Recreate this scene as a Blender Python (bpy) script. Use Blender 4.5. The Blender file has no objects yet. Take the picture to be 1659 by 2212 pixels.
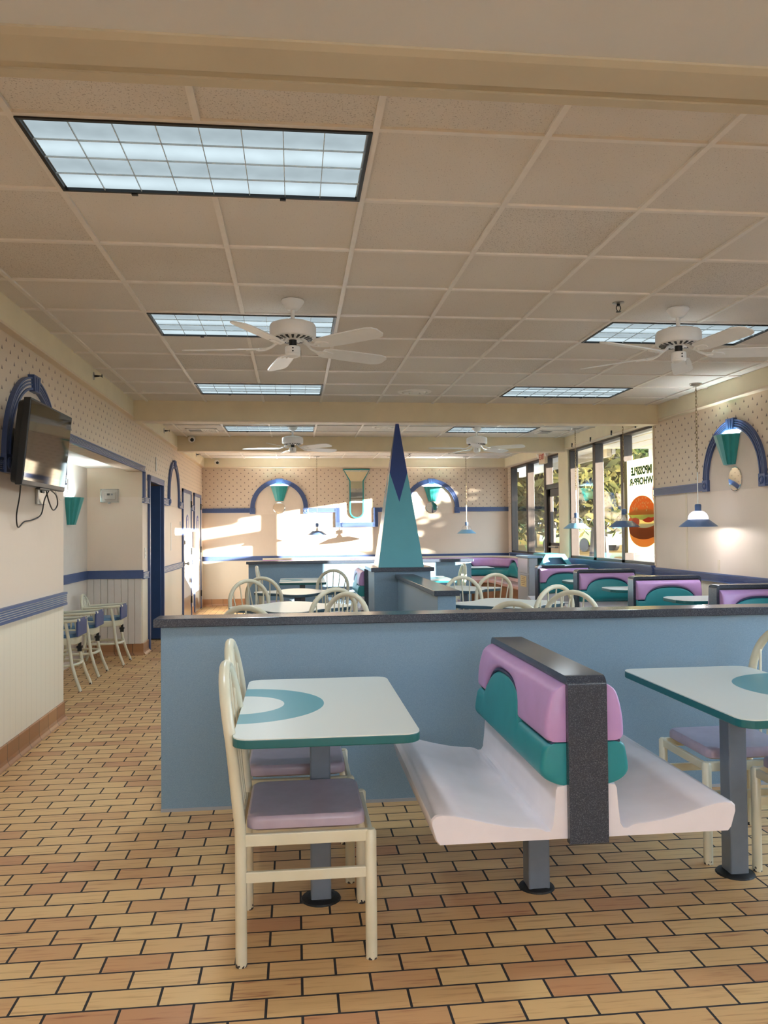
import bpy, bmesh, math, random
from mathutils import Vector, Matrix
PI = math.pi
random.seed(7)
S = bpy.context.scene
COL = S.collection

# ------------------------------------------------------------------ colours / materials
def lin(c):
    return tuple((v/255/12.92) if v/255 <= .04045 else ((v/255+.055)/1.055)**2.4 for v in c)
def rgba(c):
    return (*lin(c), 1.0)

class G:
    """tiny node-graph helper"""
    def __init__(s, name):
        s.mat = bpy.data.materials.new(name); s.mat.use_nodes = True
        s.t = s.mat.node_tree; s.t.nodes.clear()
        s.out = s.t.nodes.new('ShaderNodeOutputMaterial')
    def n(s, typ, **kw):
        nd = s.t.nodes.new(typ)
        for k, v in kw.items(): setattr(nd, k, v)
        return nd
    def l(s, a, b): s.t.links.new(a, b)
    def put(s, sock, v):
        if hasattr(v, 'is_output'): s.l(v, sock)
        else: sock.default_value = v
    def m(s, op, a, b=None, c=None):
        nd = s.n('ShaderNodeMath', operation=op)
        s.put(nd.inputs[0], a)
        if b is not None: s.put(nd.inputs[1], b)
        if c is not None: s.put(nd.inputs[2], c)
        return nd.outputs[0]
    def mix(s, f, a, b, mode='MIX'):
        nd = s.n('ShaderNodeMix', data_type='RGBA', blend_type=mode)
        s.put(nd.inputs[0], f); s.put(nd.inputs[6], a); s.put(nd.inputs[7], b)
        return nd.outputs[2]
    def ramp(s, f, a, b):
        nd = s.n('ShaderNodeMapRange'); s.put(nd.inputs[0], f)
        nd.inputs[1].default_value = a; nd.inputs[2].default_value = b
        return nd.outputs[0]
    def pos(s, kind='Object'):
        if kind == 'World': return s.n('ShaderNodeNewGeometry').outputs['Position']
        return s.n('ShaderNodeTexCoord').outputs['Object']
    def xyz(s, v):
        nd = s.n('ShaderNodeSeparateXYZ'); s.l(v, nd.inputs[0]); return nd.outputs
    def scale(s, v, sc):
        nd = s.n('ShaderNodeVectorMath', operation='MULTIPLY'); s.l(v, nd.inputs[0]); nd.inputs[1].default_value = sc
        return nd.outputs[0]
    def noise(s, v, sc, detail=3, rough=.5):
        nd = s.n('ShaderNodeTexNoise'); s.l(v, nd.inputs['Vector']); nd.inputs['Scale'].default_value = sc
        nd.inputs['Detail'].default_value = detail; nd.inputs['Roughness'].default_value = rough
        return nd.outputs[0]
    def bsdf(s, col, rough=.5, bump=None, bstr=.2, bdist=.01, metal=0, spec=.5, coat=0, **kw):
        p = s.n('ShaderNodeBsdfPrincipled')
        s.put(p.inputs['Base Color'], col); s.put(p.inputs['Roughness'], rough)
        p.inputs['Metallic'].default_value = metal
        p.inputs['Specular IOR Level'].default_value = spec
        p.inputs['Coat Weight'].default_value = coat
        p.inputs['Coat Roughness'].default_value = .1
        for k, v in kw.items(): s.put(p.inputs[k], v)
        if bump is not None:
            b = s.n('ShaderNodeBump'); b.inputs['Strength'].default_value = bstr; b.inputs['Distance'].default_value = bdist
            s.l(bump, b.inputs['Height']); s.l(b.outputs[0], p.inputs['Normal'])
        s.l(p.outputs[0], s.out.inputs[0]); return s.mat

def plain(name, c, rough=.5, var=.06, nsc=18, metal=0, spec=.5, coat=0, bstr=0.0, wsc=None):
    g = G(name); p = g.pos()
    n = g.noise(p, nsc, 3)
    f = g.ramp(n, .3, .7)
    c1 = rgba(c); c2 = tuple(x*(1-var) for x in c1[:3])+(1,)
    col = g.mix(f, c1, c2)
    return g.bsdf(col, rough, bump=g.noise(p, nsc*12, 2) if bstr else None, bstr=bstr, bdist=.002, metal=metal, spec=spec, coat=coat)

def speckled(name, c, dark, light, rough=.35, sc=420, spec=.5, amt=.35):
    """laminate with fine flecks"""
    g = G(name); p = g.pos()
    n = g.noise(p, sc, 1); n2 = g.noise(p, sc*.8, 1)
    col = g.mix(g.m('MULTIPLY', g.ramp(n, .56, .62), amt), rgba(c), rgba(light))
    n3 = g.n('ShaderNodeVectorMath', operation='ADD'); g.l(p, n3.inputs[0]); n3.inputs[1].default_value = (3.1, 7.7, 1.3)
    nn = g.noise(n3.outputs[0], sc, 1)
    col = g.mix(g.m('MULTIPLY', g.ramp(nn, .56, .62), amt), col, rgba(dark))
    big = g.noise(p, 2.2, 2)
    col = g.mix(g.m('MULTIPLY', big, .12), col, rgba(dark))
    return g.bsdf(col, rough, spec=spec)

def painted_metal():
    g = G('cream_enamel'); p = g.pos(); z = g.xyz(p)[2]
    n = g.noise(p, 60, 3)
    chip = g.m('GREATER_THAN', g.m('ADD', g.m('MULTIPLY', n, .10), g.m('MULTIPLY', z, -1.0)), .046)
    n2 = g.noise(p, 35, 4, .7)
    nick = g.m('GREATER_THAN', n2, .74)
    c = g.mix(g.ramp(g.noise(p, 6, 2), .3, .7), rgba((222, 219, 198)), rgba((210, 206, 182)))
    c = g.mix(g.m('MAXIMUM', chip, nick), c, rgba((46, 42, 44)))
    return g.bsdf(c, .28, spec=.5)

def wallmat(name, ax, base=(230, 212, 194), paper=(226, 207, 184), z_paper=1.80, low=(234, 224, 204)):
    """paint below, triangle wallpaper above the border rail; u runs along the wall"""
    g = G(name); pw = g.pos('World'); x, y, z = g.xyz(pw)
    u = x if ax == 'X' else y
    ph, pv = .144, .0605
    row = g.m('FLOOR', g.m('DIVIDE', z, pv))
    odd = g.m('MODULO', row, 2.0)
    uu = g.m('ADD', u, g.m('MULTIPLY', odd, ph/2))
    ul = g.m('SUBTRACT', g.m('MULTIPLY', g.m('FRACT', g.m('DIVIDE', g.m('ADD', uu, 50.4), ph)), ph), ph/2)
    vl = g.m('SUBTRACT', z, g.m('MULTIPLY', row, pv))
    half = g.m('MULTIPLY', g.m('SUBTRACT', .042, vl), .5)
    tri = g.m('MULTIPLY', g.m('LESS_THAN', g.m('ABSOLUTE', ul), half), g.m('GREATER_THAN', vl, .014))
    split = g.m('GREATER_THAN', ul, .0)
    tcol = g.mix(split, rgba((150, 128, 118)), rgba((112, 98, 92)))
    inpap = g.m('GREATER_THAN', z, z_paper)
    lowm = g.m('LESS_THAN', z, .89)
    # faint vertical board grooves under the chair rail
    gr = g.m('FRACT', g.m('DIVIDE', g.m('ADD', u, 40.0), .102))
    groove = g.m('MULTIPLY', g.m('LESS_THAN', gr, .03), lowm if ax == 'Y' else 0.0)
    weave = g.noise(g.scale(pw, (160, 160, 9)), 1.0, 2)
    paint = g.mix(g.m('MULTIPLY', weave, .22), rgba(base), tuple(v*.86 for v in lin(base))+(1,))
    stain = g.ramp(g.noise(pw, 1.3, 4, .6), .5, .8)
    paint = g.mix(g.m('MULTIPLY', stain, .18), paint, rgba((176, 158, 140)))
    lowc = g.mix(g.m('MULTIPLY', weave, .15), rgba(low), tuple(v*.9 for v in lin(low))+(1,))
    c = g.mix(lowm, paint, lowc)
    c = g.mix(g.m('MULTIPLY', groove, .28), c, rgba((120, 108, 96)))
    pc = g.mix(g.m('MULTIPLY', g.noise(pw, 3, 3), .15), rgba(paper), rgba((180, 160, 140)))
    pc = g.mix(tri, pc, tcol)
    c = g.mix(inpap, c, pc)
    return g.bsdf(c, .55, spec=.35)

def floormat():
    g = G('quarry_tile'); p = g.pos('World')
    ad = g.n('ShaderNodeVectorMath', operation='ADD'); g.l(p, ad.inputs[0])
    ad.inputs[1].default_value = (-.014+.1055+.2110*40, -2.47+.1014*60, 0)
    b = g.n('ShaderNodeTexBrick'); g.l(ad.outputs[0], b.inputs['Vector'])
    b.offset = .5; b.offset_frequency = 2; b.squash = 1
    for k, v in {'Scale': 1, 'Mortar Size': .0040, 'Mortar Smooth': .0, 'Bias': 0, 'Brick Width': .2110, 'Row Height': .1014}.items():
        b.inputs[k].default_value = v
    b.inputs['Color1'].default_value = (0, 0, 0, 1); b.inputs['Color2'].default_value = (1, 1, 1, 1)
    rnd = g.xyz(b.outputs['Color'])[0]; mort = b.outputs['Fac']
    comb = g.n('ShaderNodeCombineXYZ'); x, y, z = g.xyz(p)
    g.l(g.m('ADD', g.m('MULTIPLY', x, 5.0), g.m('MULTIPLY', rnd, 37.0)), comb.inputs[0]); g.l(g.m('MULTIPLY', y, 75.0), comb.inputs[1]); g.l(g.m('MULTIPLY', rnd, 91.0), comb.inputs[2])
    st = g.noise(comb.outputs[0], 1.0, 3, .55)
    c = g.mix(rnd, rgba((226, 190, 134)), rgba((210, 166, 114)))
    c = g.mix(g.m('MULTIPLY', g.ramp(rnd, .78, 1.0), .55), c, rgba((186, 124, 92)))
    c = g.mix(g.m('MULTIPLY', g.ramp(st, .52, .72), .5), c, rgba((150, 92, 56)))
    red = g.m('MULTIPLY', g.ramp(st, .62, .74), g.ramp(rnd, .35, .8))
    c = g.mix(g.m('MULTIPLY', red, .7), c, rgba((140, 58, 38)))
    cl = g.noise(p, 1.1, 3)
    c = g.mix(g.m('MULTIPLY', cl, .16), c, rgba((150, 110, 76)))
    c = g.mix(mort, c, rgba((38, 34, 36)))
    h = g.m('SUBTRACT', g.m('MULTIPLY', st, .08), mort)
    rg = g.m('ADD', g.m('MULTIPLY', mort, .4), .36)
    return g.bsdf(c, rg, bump=h, bstr=.5, bdist=.002, spec=.45)

def basemat():
    g = G('base_tile'); p = g.pos('World'); x, y, z = g.xyz(p)
    f = g.m('FRACT', g.m('DIVIDE', g.m('ADD', g.m('ADD', x, y), 60.05), .204))
    j = g.m('LESS_THAN', f, .03)
    idx = g.m('FLOOR', g.m('DIVIDE', g.m('ADD', g.m('ADD', x, y), 60.05), .204))
    wn = g.n('ShaderNodeTexWhiteNoise', noise_dimensions='1D'); g.l(idx, wn.inputs['W'])
    c = g.mix(wn.outputs[0], rgba((186, 140, 98)), rgba((160, 112, 76)))
    c = g.mix(g.m('MULTIPLY', g.noise(p, 9, 3), .35), c, rgba((128, 88, 60)))
    c = g.mix(j, c, rgba((70, 56, 46)))
    return g.bsdf(c, .4)

def ceilmat():
    g = G('acoustic_tile'); p = g.pos('World'); x, y, z = g.xyz(p)
    ix = g.m('FLOOR', g.m('DIVIDE', g.m('ADD', x, .929+.6096*10), .6096)); iy = g.m('FLOOR', g.m('DIVIDE', g.m('ADD', y, -2.770+.6096*10), .6096))
    cb = g.n('ShaderNodeCombineXYZ'); g.l(ix, cb.inputs[0]); g.l(iy, cb.inputs[1])
    wn = g.n('ShaderNodeTexWhiteNoise', noise_dimensions='3D'); g.l(cb.outputs[0], wn.inputs['Vector'])
    r = wn.outputs[0]
    n1 = g.noise(p, 150, 2, .6)
    n2 = g.noise(p, 260, 1)
    near = g.ramp(y, 4.2, 2.0)
    th = g.m('SUBTRACT', .70, g.m('MULTIPLY', g.m('MULTIPLY', r, r), .10))
    fis = g.m('GREATER_THAN', n1, th); pin = g.m('GREATER_THAN', n2, .70)
    c = g.mix(g.m('MULTIPLY', r, .5), rgba((224, 218, 210)), rgba((214, 207, 198)))
    c = g.mix(g.m('MULTIPLY', g.ramp(g.noise(p, .8, 3), .45, .75), .25), c, rgba((182, 164, 140)))
    c = g.mix(g.m('MULTIPLY', fis, .45), c, rgba((104, 90, 76)))
    c = g.mix(g.m('MULTIPLY', pin, .4), c, rgba((110, 96, 82)))
    return g.bsdf(c, .9, bump=g.m('MULTIPLY', fis, -1.0), bstr=.4, bdist=.002, spec=.15)

def emit(name, c, st, inner=None):
    g = G(name); e = g.n('ShaderNodeEmission'); g.put(e.inputs[0], rgba(c)); e.inputs[1].default_value = st
    g.l(e.outputs[0], g.out.inputs[0]); return g.mat

def diffusermat():
    g = G('light_diffuser'); p = g.pos(); x, y, z = g.xyz(p)
    # two tubes behind a prismatic lens
    t = g.m('ADD', .5, g.m('MULTIPLY', .5, g.m('COSINE', g.m('MULTIPLY', g.m('ADD', y, .071), 2*PI/.2844))))
    n = g.noise(p, 7, 3)
    br = g.m('ADD', g.m('MULTIPLY', g.m('POWER', t, 1.5), .45), g.m('ADD', .55, g.m('MULTIPLY', n, .35)))
    e = g.n('ShaderNodeEmission'); e.inputs[0].default_value = rgba((214, 234, 242))
    g.l(g.m('MULTIPLY', br, LIGHT), e.inputs[1]); g.l(e.outputs[0], g.out.inputs[0]); return g.mat

def glassmat(name, tint=(1, 1, 1), refl=1.0):
    g = G(name)
    tr = g.n('ShaderNodeBsdfTransparent'); tr.inputs[0].default_value = (*tint, 1)
    gl = g.n('ShaderNodeBsdfGlossy'); gl.inputs['Roughness'].default_value = .02
    geo = g.n('ShaderNodeNewGeometry'); dt = g.n('ShaderNodeVectorMath', operation='DOT_PRODUCT')
    g.l(geo.outputs['Normal'], dt.inputs[0]); g.l(geo.outputs['Incoming'], dt.inputs[1])
    fr = g.m('ADD', .04, g.m('MULTIPLY', g.m('POWER', g.m('SUBTRACT', 1.0, g.m('ABSOLUTE', dt.outputs['Value'])), 5.0), .9))
    mx = g.n('ShaderNodeMixShader'); g.l(g.m('MULTIPLY', fr, refl), mx.inputs[0])
    g.l(tr.outputs[0], mx.inputs[1]); g.l(gl.outputs[0], mx.inputs[2]); g.l(mx.outputs[0], g.out.inputs[0])
    return g.mat

def tabletopmat(name, cx, r_in, r_out, base=(214, 222, 219)):
    g = G(name); p = g.pos(); x, y, z = g.xyz(p)
    d = g.m('SQRT', g.m('ADD', g.m('POWER', g.m('SUBTRACT', x, cx), 2.0), g.m('POWER', y, 2.0)))
    ring = g.m('MULTIPLY', g.m('LESS_THAN', d, r_out), g.m('GREATER_THAN', d, r_in))
    n = g.noise(p, 600, 1)
    b = g.mix(g.m('MULTIPLY', g.ramp(n, .5, .65), .12), rgba(base), rgba((180, 180, 176)))
    c = g.mix(ring, b, rgba((86, 156, 170)))
    return g.bsdf(c, .3, spec=.5)

LIGHT = .22; TUBE = 15
M = dict(
    floor=floormat(), base=basemat(), ceil=ceilmat(),
    grid=plain('grid_enamel', (232, 225, 216), .45), beam=plain('beam_paint', (226, 208, 172), .6, .08, 5),
    fascia=plain('fascia_paint', (234, 222, 192), .6, .07, 4), lip=plain('lip_paint', (226, 208, 180), .5),
    drywall=plain('drywall_paint', (196, 196, 194), .75, .05, 3), trimtan=plain('trim_tan', (178, 168, 146), .55, .06, 6),
    wallL=wallmat('wall_side_paper', 'Y'), wallB=wallmat('wall_end_paper', 'X', base=(208, 191, 174), paper=(210, 190, 168), low=(212, 200, 182)),
    plainwall=plain('plain_wall_paint', (214, 197, 180), .55, .05, 9),
    paperpanel=wallmat('paper_panel', 'X', z_paper=0.5),
    alcove=plain('alcove_paint', (216, 208, 200), .6, .05, 8),
    blue=plain('blue_moulding', (74, 92, 136), .4, .08, 30), navy=plain('navy_paint', (44, 76, 128), .45, .08, 10),
    white=plain('white_paint', (232, 226, 216), .45, .04, 20), flute=plain('flute_white', (222, 214, 204), .5),
    halfblue=speckled('blue_laminate', (126, 156, 180), (98, 128, 152), (154, 180, 200), .42, 300),
    capgrey=speckled('grey_laminate', (56, 64, 78), (32, 38, 48), (112, 120, 132), .22, 330, amt=.5),
    enamel=painted_metal(), lilac=plain('lilac_vinyl', (176, 162, 180), .3, .1, 25),
    seatwhite=plain('bench_fibreglass', (234, 230, 238), .25, .05, 10, coat=.3),
    pink=plain('pink_vinyl', (188, 150, 204), .38, .08, 14), teal=plain('teal_vinyl', (36, 140, 150), .4, .12, 12),
    pipe=plain('navy_piping', (36, 46, 84), .4), postblue=plain('grey_blue_enamel', (112, 124, 140), .4, .1, 22),
    black=plain('black_plastic', (12, 12, 13), .4), flange=plain('black_iron', (24, 24, 26), .5, .2),
    tedge=plain('teal_edge', (28, 104, 110), .35, .08), dedge=plain('slate_edge', (64, 92, 106), .35, .08),
    fan=plain('fan_white', (238, 238, 236), .4, .04), chrome=plain('brushed_steel', (190, 188, 184), .3, .1, 60, metal=1),
    sconce=plain('teal_ceramic', (52, 152, 150), .35, .1, 9), mirror=plain('mirror_silver', (235, 240, 238), .02, .0, metal=1),
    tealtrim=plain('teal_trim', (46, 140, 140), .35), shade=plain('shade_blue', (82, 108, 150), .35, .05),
    shade_sunlit=plain('shade_blue_sunlit', (112, 160, 190), .35, .05),  # paler copy of the blue shade, sunlight put into its colour
    bronze=plain('bronze_frame', (62, 50, 42), .4, .15, 20), glass=glassmat('pane_glass', (.95, .97, .97), 1.0),
    lampglass=glassmat('lamp_glass', (.97, .97, .97), 1.3),
    pyrteal=plain('pyramid_teal', (96, 164, 176), .22, .05, 4), pyrnavy=plain('pyramid_navy', (52, 72, 128), .25, .05, 4),
    screen=plain('screen_black', (8, 8, 9), .04, 0, spec=.7), doorw=plain('door_paint', (196, 198, 200), .4, .05, 7),
    signblue=plain('sign_blue', (60, 84, 168), .4), red=plain('sign_red', (196, 44, 40), .4),
    greytrash=plain('bin_grey', (164, 168, 176), .35, .06), binblue=plain('bin_slate', (128, 158, 184), .4), hood=plain('hood_teal', (84, 158, 170), .4, .06),
    sticker=plain('sticker_yellow', (222, 200, 140), .5), woodbase=plain('base_wood', (150, 108, 76), .5, .25, 6),
    strap=plain('strap_black', (20, 20, 22), .6), seatblue=plain('seat_blue', (96, 134, 172), .4, .08),
    backblue=plain('strap_blue', (58, 74, 124), .5, .08), clear=glassmat('clear_cover', (.93, .93, .93), 1.5),
    creamlam=speckled('cream_laminate', (206, 200, 180), (180, 174, 156), (226, 220, 206), .4, 300),
    lowgrey=speckled('grey_green_laminate', (140, 158, 160), (112, 130, 134), (166, 182, 184), .42, 300),
)

# ------------------------------------------------------------------ mesh helpers
class MB:
    def __init__(s): s.b = bmesh.new(); s.mi = 0
    def _tag(s, fs):
        for f in fs: f.material_index = s.mi
    def box(s, x0, x1, y0, y1, z0, z1, bev=0, seg=2):
        vs = [s.b.verts.new((x, y, z)) for x in (x0, x1) for y in (y0, y1) for z in (z0, z1)]
        idx = [(0, 1, 3, 2), (4, 6, 7, 5), (0, 4, 5, 1), (2, 3, 7, 6), (0, 2, 6, 4), (1, 5, 7, 3)]
        fs = [s.b.faces.new([vs[i] for i in q]) for q in idx]; s._tag(fs)
        if bev:
            es = list({e for f in fs for e in f.edges})
            r = bmesh.ops.bevel(s.b, geom=es, offset=bev, segments=seg, affect='EDGES', profile=.5)
            s._tag(r['faces'])
        return s
    def rings(s, rs, closed=True, cap=True):
        """loft between rings of equal length"""
        vr = [[s.b.verts.new(p) for p in r] for r in rs]
        n = len(vr[0]); fs = []
        for a, b in zip(vr, vr[1:]):
            for i in range(n if closed else n-1):
                j = (i+1) % n
                try: fs.append(s.b.faces.new((a[i], a[j], b[j], b[i])))
                except ValueError: pass
        if cap and closed:
            for r, rev in ((vr[0], True), (vr[-1], False)):
                try: fs.append(s.b.faces.new(r[::-1] if rev else r))
                except ValueError: pass
        s._tag(fs); return s
    def tube(s, pts, r, n=10, closed=False, rad=None):
        pts = [Vector(p) for p in pts]; rs = []; N = len(pts); prev = None
        for i, p in enumerate(pts):
            a = pts[(i-1) % N] if (closed or i > 0) else p; c = pts[(i+1) % N] if (closed or i < N-1) else p
            t = (c-a).normalized()
            if prev is None:
                up = Vector((0, 0, 1)) if abs(t.z) < .9 else Vector((1, 0, 0))
                u = t.cross(up).normalized()
            else: u = (prev - t*prev.dot(t)).normalized()
            prev = u; v = t.cross(u); rr = rad[i] if rad else r
            rs.append([p+(u*math.cos(k*2*PI/n)+v*math.sin(k*2*PI/n))*rr for k in range(n)])
        if closed: rs.append(rs[0]); s.rings(rs, cap=False); bmesh.ops.remove_doubles(s.b, verts=s.b.verts[:], dist=1e-6)
        else: s.rings(rs)
        return s
    def cyl(s, p0, p1, r, n=16, r1=None): return s.tube([p0, p1], r, n, rad=[r, r if r1 is None else r1])
    def lathe(s, prof, c=(0, 0, 0), n=28, cap=True):
        s.rings([[(c[0]+r*math.cos(k*2*PI/n), c[1]+r*math.sin(k*2*PI/n), c[2]+z) for k in range(n)] for r, z in prof], cap=cap); return s
    def prism(s, poly, d0, d1, ax='Z', bev=0):
        """extrude a 2D polygon along an axis: X->(y,z), Y->(x,z), Z->(x,y)"""
        f = {'X': lambda a, b, d: (d, a, b), 'Y': lambda a, b, d: (a, d, b), 'Z': lambda a, b, d: (a, b, d)}[ax]
        s.rings([[f(a, b, d) for a, b in poly] for d in (d0, d1)]); return s
    def build(s, name, mat, parent=None, smooth=False, fix=True, loc=None):
        if fix: bmesh.ops.recalc_face_normals(s.b, faces=s.b.faces[:])
        me = bpy.data.meshes.new(name); s.b.to_mesh(me); s.b.free()
        for mt in (mat if isinstance(mat, (list, tuple)) else [mat]): me.materials.append(mt)
        if smooth:
            me.polygons.foreach_set('use_smooth', [True]*len(me.polygons))
            try: me.set_sharp_from_angle(angle=math.radians(38))
            except Exception: pass
        o = bpy.data.objects.new(name, me); COL.objects.link(o)
        if parent: o.parent = parent
        if loc: o.location = loc
        return o

def thing(name, label, cat, loc=(0, 0, 0), rz=0, group=None):
    o = bpy.data.objects.new(name, None); COL.objects.link(o); o.empty_display_size = .1
    o.location = loc; o.rotation_euler = (0, 0, rz); o['label'] = label; o['category'] = cat
    if group: o['group'] = group
    return o
def tag(o, label, cat, group=None):
    o['label'] = label; o['category'] = cat
    if group: o['group'] = group
    return o
def struct(name, mb, mat, parent=None, smooth=False):
    o = mb.build(name, mat, parent, smooth)
    if parent is None: o['kind'] = 'structure'
    return o
def dup(root, loc, rz, label, group=None):
    r = root.copy(); COL.objects.link(r); r.location = loc; r.rotation_euler = (0, 0, rz); r['label'] = label
    if group: r['group'] = group
    for ch in list(root.children):
        c = ch.copy(); COL.objects.link(c); c.parent = r
        for gch in list(ch.children):
            d = gch.copy(); COL.objects.link(d); d.parent = c
    return r
def text_mb(txt, size, mirror=False, depth=.002, bold=0):
    cu = bpy.data.curves.new('t', 'FONT'); cu.body = txt; cu.size = size; cu.align_x = 'CENTER'; cu.align_y = 'CENTER'; cu.extrude = depth; cu.offset = bold
    o = bpy.data.objects.new('t', cu); COL.objects.link(o); bpy.context.view_layer.update()
    me = bpy.data.meshes.new_from_object(o.evaluated_get(bpy.context.evaluated_depsgraph_get()))
    bpy.data.objects.remove(o); bpy.data.curves.remove(cu)
    mb = MB(); mb.b.from_mesh(me); bpy.data.meshes.remove(me)
    if mirror:
        for v in mb.b.verts: v.co.x *= -1
    return mb
def rrect(w, d, r, n=6):
    out = []
    for cx, cy, a0 in ((w/2-r, d/2-r, 0), (-w/2+r, d/2-r, PI/2), (-w/2+r, -d/2+r, PI), (w/2-r, -d/2+r, 1.5*PI)):
        for k in range(n+1):
            a = a0+k*PI/2/n; out.append((cx+r*math.cos(a), cy+r*math.sin(a)))
    return out

# ------------------------------------------------------------------ room constants (metres; camera at x=0,y=0)
H = 1.385; CZ = 2.785
XL, XR, YB = -1.729, 4.172, 15.57
FXL, FXR, FZ = -1.676, 4.092, 2.61
Y0 = -2.4
T = .9   # generic tile guard

# ---- floor
struct('floor', MB().box(-3.3, 4.36, Y0-.1, 15.9, -.12, 0), M['floor'])
# ---- ceilings
ceil = struct('ceiling', MB().box(-1.80, 4.36, 2.0, 15.9, CZ, CZ+.15), M['ceil'])
gm = MB(); tw = .012
for k in range(-1, 9):
    x = -.929+.6096*k
    cuts = [(2.770+.6096*m, 2.770+.6096*(m+1)) for m in (4, 8, 13)] if k in (1, 6) else []
    if k == 1: cuts = [(2.770, 2.770+.6096)]+cuts
    for a, b in ((2.0, 8.75), (8.9, 11.95), (12.1, 15.49)):
        q = a
        for c0, c1 in cuts:
            if a < c0 < b: gm.box(x-tw, x+tw, q, c0, CZ-.011, CZ+.001); q = c1
        gm.box(x-tw, x+tw, q, b, CZ-.011, CZ+.001)
for m in range(-1, 22):
    y = 2.770+.6096*m
    if 8.70 < y < 8.95 or 11.9 < y < 12.15 or y > 15.45: continue
    gm.box(FXL, FXR, y-tw, y+tw, CZ-.010, CZ+.001)
struct('suspension_grid', gm, M['grid'], ceil)
low = struct('ceiling', MB().box(XL, 4.3, Y0, 2.02, 2.562, 2.66), M['drywall'])
struct('ceiling_skirt', MB().box(XL, 4.3, 1.985, 2.02, 2.66, CZ+.1), M['drywall'], low)
tm = MB(); tm.prism([(1.925, 2.563), (1.925, 2.556), (1.945, 2.548), (2.03, 2.534), (2.03, 2.563)], XL, 4.29, 'X')
tm.prism([(2.03, 2.563), (2.03, 2.545), (2.068, 2.542), (2.068, 2.536), (2.10, 2.532), (2.10, 2.585), (2.02, 2.585), (2.02, 2.563)], XL, 4.29, 'X')
struct('trim_1', tm, M['trimtan'])
# ---- beams and fascias
def beam(n, y0, y1):
    b = struct('trim_%d' % n, MB().box(FXL, FXR, y0, y1, 2.575, CZ), M['beam'])
    l = MB(); l.box(FXL, FXR, y0-.008, y1+.008, 2.562, 2.578, .003)
    struct('beam_lip', l, M['lip'], b)
beam(2, 8.75, 8.90); beam(3, 11.95, 12.10)
def fascia(n, x0, x1, y0, y1, lx0, lx1, ly0, ly1):
    f = struct('trim_%d' % n, MB().box(x0, x1, y0, y1, FZ+.012, CZ), M['fascia'])
    struct('fascia_lip', MB().box(lx0, lx1, ly0, ly1, FZ-.004, FZ+.014, .003), M['lip'], f)
fascia(4, XL-.02, FXL, 2.02, YB, XL-.01, FXL+.006, 2.02, YB)
fascia(5, FXR, XR+.02, 2.02, YB, FXR-.006, XR+.01, 2.02, YB)
fascia(6, FXL, FXR, 15.49, 15.6, FXL, FXR, 15.484, 15.58)

# ---- left wall with alcove and doorway
w = MB()
w.box(XL-.16, XL, Y0, 6.34, 0, CZ+.1); w.box(XL-.16, XL, 6.34, 9.53, 2.09, CZ+.1)
w.box(-2.5, XL, 9.53, 9.87, 0, 2.09); w.box(-2.5, XL-.15, 9.53, 9.87, 2.09, 2.42); w.box(XL-.16, XL, 9.53, 9.87, 2.09, CZ+.1)
w.box(XL-.16, XL, 9.87, 10.93, 2.07, CZ+.1); w.box(XL-.16, XL, 10.93, 15.75, 0, CZ+.1)
wl = struct('wall_left', w, M['wallL'])
a = MB(); a.box(-2.5, -2.34, 6.2, 9.53, 0, 2.4); a.box(-2.5, XL-.16, 6.1, 6.34, 0, 2.4)
struct('alcove_wall', a, M['alcove'], wl)
struct('alcove_ceiling', MB().box(-2.5, XL-.16, 6.2, 9.55, 2.13, 2.4).box(-2.34, -1.9, 7.0, 7.6, 2.12, 2.131), M['white'], wl)
p = MB()
for i in range(8):
    y = -2.34+.075*i+.002
    p.box(y, y+.071, 9.516, 9.531, .13, .87, .002, 1)
struct('wainscot_board', p, M['alcove'], wl)
c = MB(); c.box(-3.3, -3.2, 9.8, 11.9, 0, 2.5); c.box(-3.3, XL-.16, 11.85, 11.95, 0, 2.5); c.box(-3.3, -2.4, 9.75, 9.87, 0, 2.5); c.box(-3.3, XL-.1, 9.75, 11.95, 2.4, 2.5)
struct('corridor_wall', c, plain('corridor_paint', (140, 168, 186), .5), wl)

# ---- back wall, right wall, front
struct('wall_back', MB().box(-2.0, 4.36, YB, 15.75, 0, CZ+.1), M['wallB'])
w = MB(); t = .13
w.box(XR, XR+t, 5.4, 9.04, 0, CZ+.1); w.box(XR, XR+t, 1.6, 5.4, 0, .955); w.box(XR, XR+t, 1.6, 5.4, 2.5, CZ+.1)
w.box(XR, XR+t, Y0, 1.6, 0, CZ+.1)
w.box(XR, XR+t, 9.04, 12.0, 0, .955); w.box(XR, XR+t, 9.04, 15.36, 2.60, CZ+.1)
w.box(XR, XR+t, 13.22, 15.36, 0, .955); w.box(XR, XR+t, 15.36, 15.7, 0, CZ+.1)
wr = struct('wall_right', w, M['wallL'])
struct('column', MB().box(XR-.02, XR+t, 11.99, 12.44, 0, 2.62, .004), M['fascia'], wr)
w = MB(); w.box(-2.0, 4.36, Y0-.15, Y0, 0, 1.1); w.box(-2.0, 4.36, Y0-.15, Y0, 2.4, 2.9)
for x0, x1 in ((-2.0, .2), (1.6, 4.36)): w.box(x0, x1, Y0-.15, Y0, 1.1, 2.4)
struct('wall_front', w, M['plainwall'])
# corner strip where the right wall meets the windows
struct('trim_7', MB().box(XR-.012, XR+.02, 9.03, 9.055, .955, 2.61, .002), M['lip'])
struct('trim_8', MB().box(XR-.004, XR+.002, 8.262, 8.298, .95, 1.79, .001).box(XR-.004, XR+.002, 7.614, 7.650, .95, 1.07, .001), M['lip'])
struct('trim_9', MB().box(2.19, 2.25, YB-.006, YB+.002, .93, 1.35, .001), M['white'])

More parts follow.
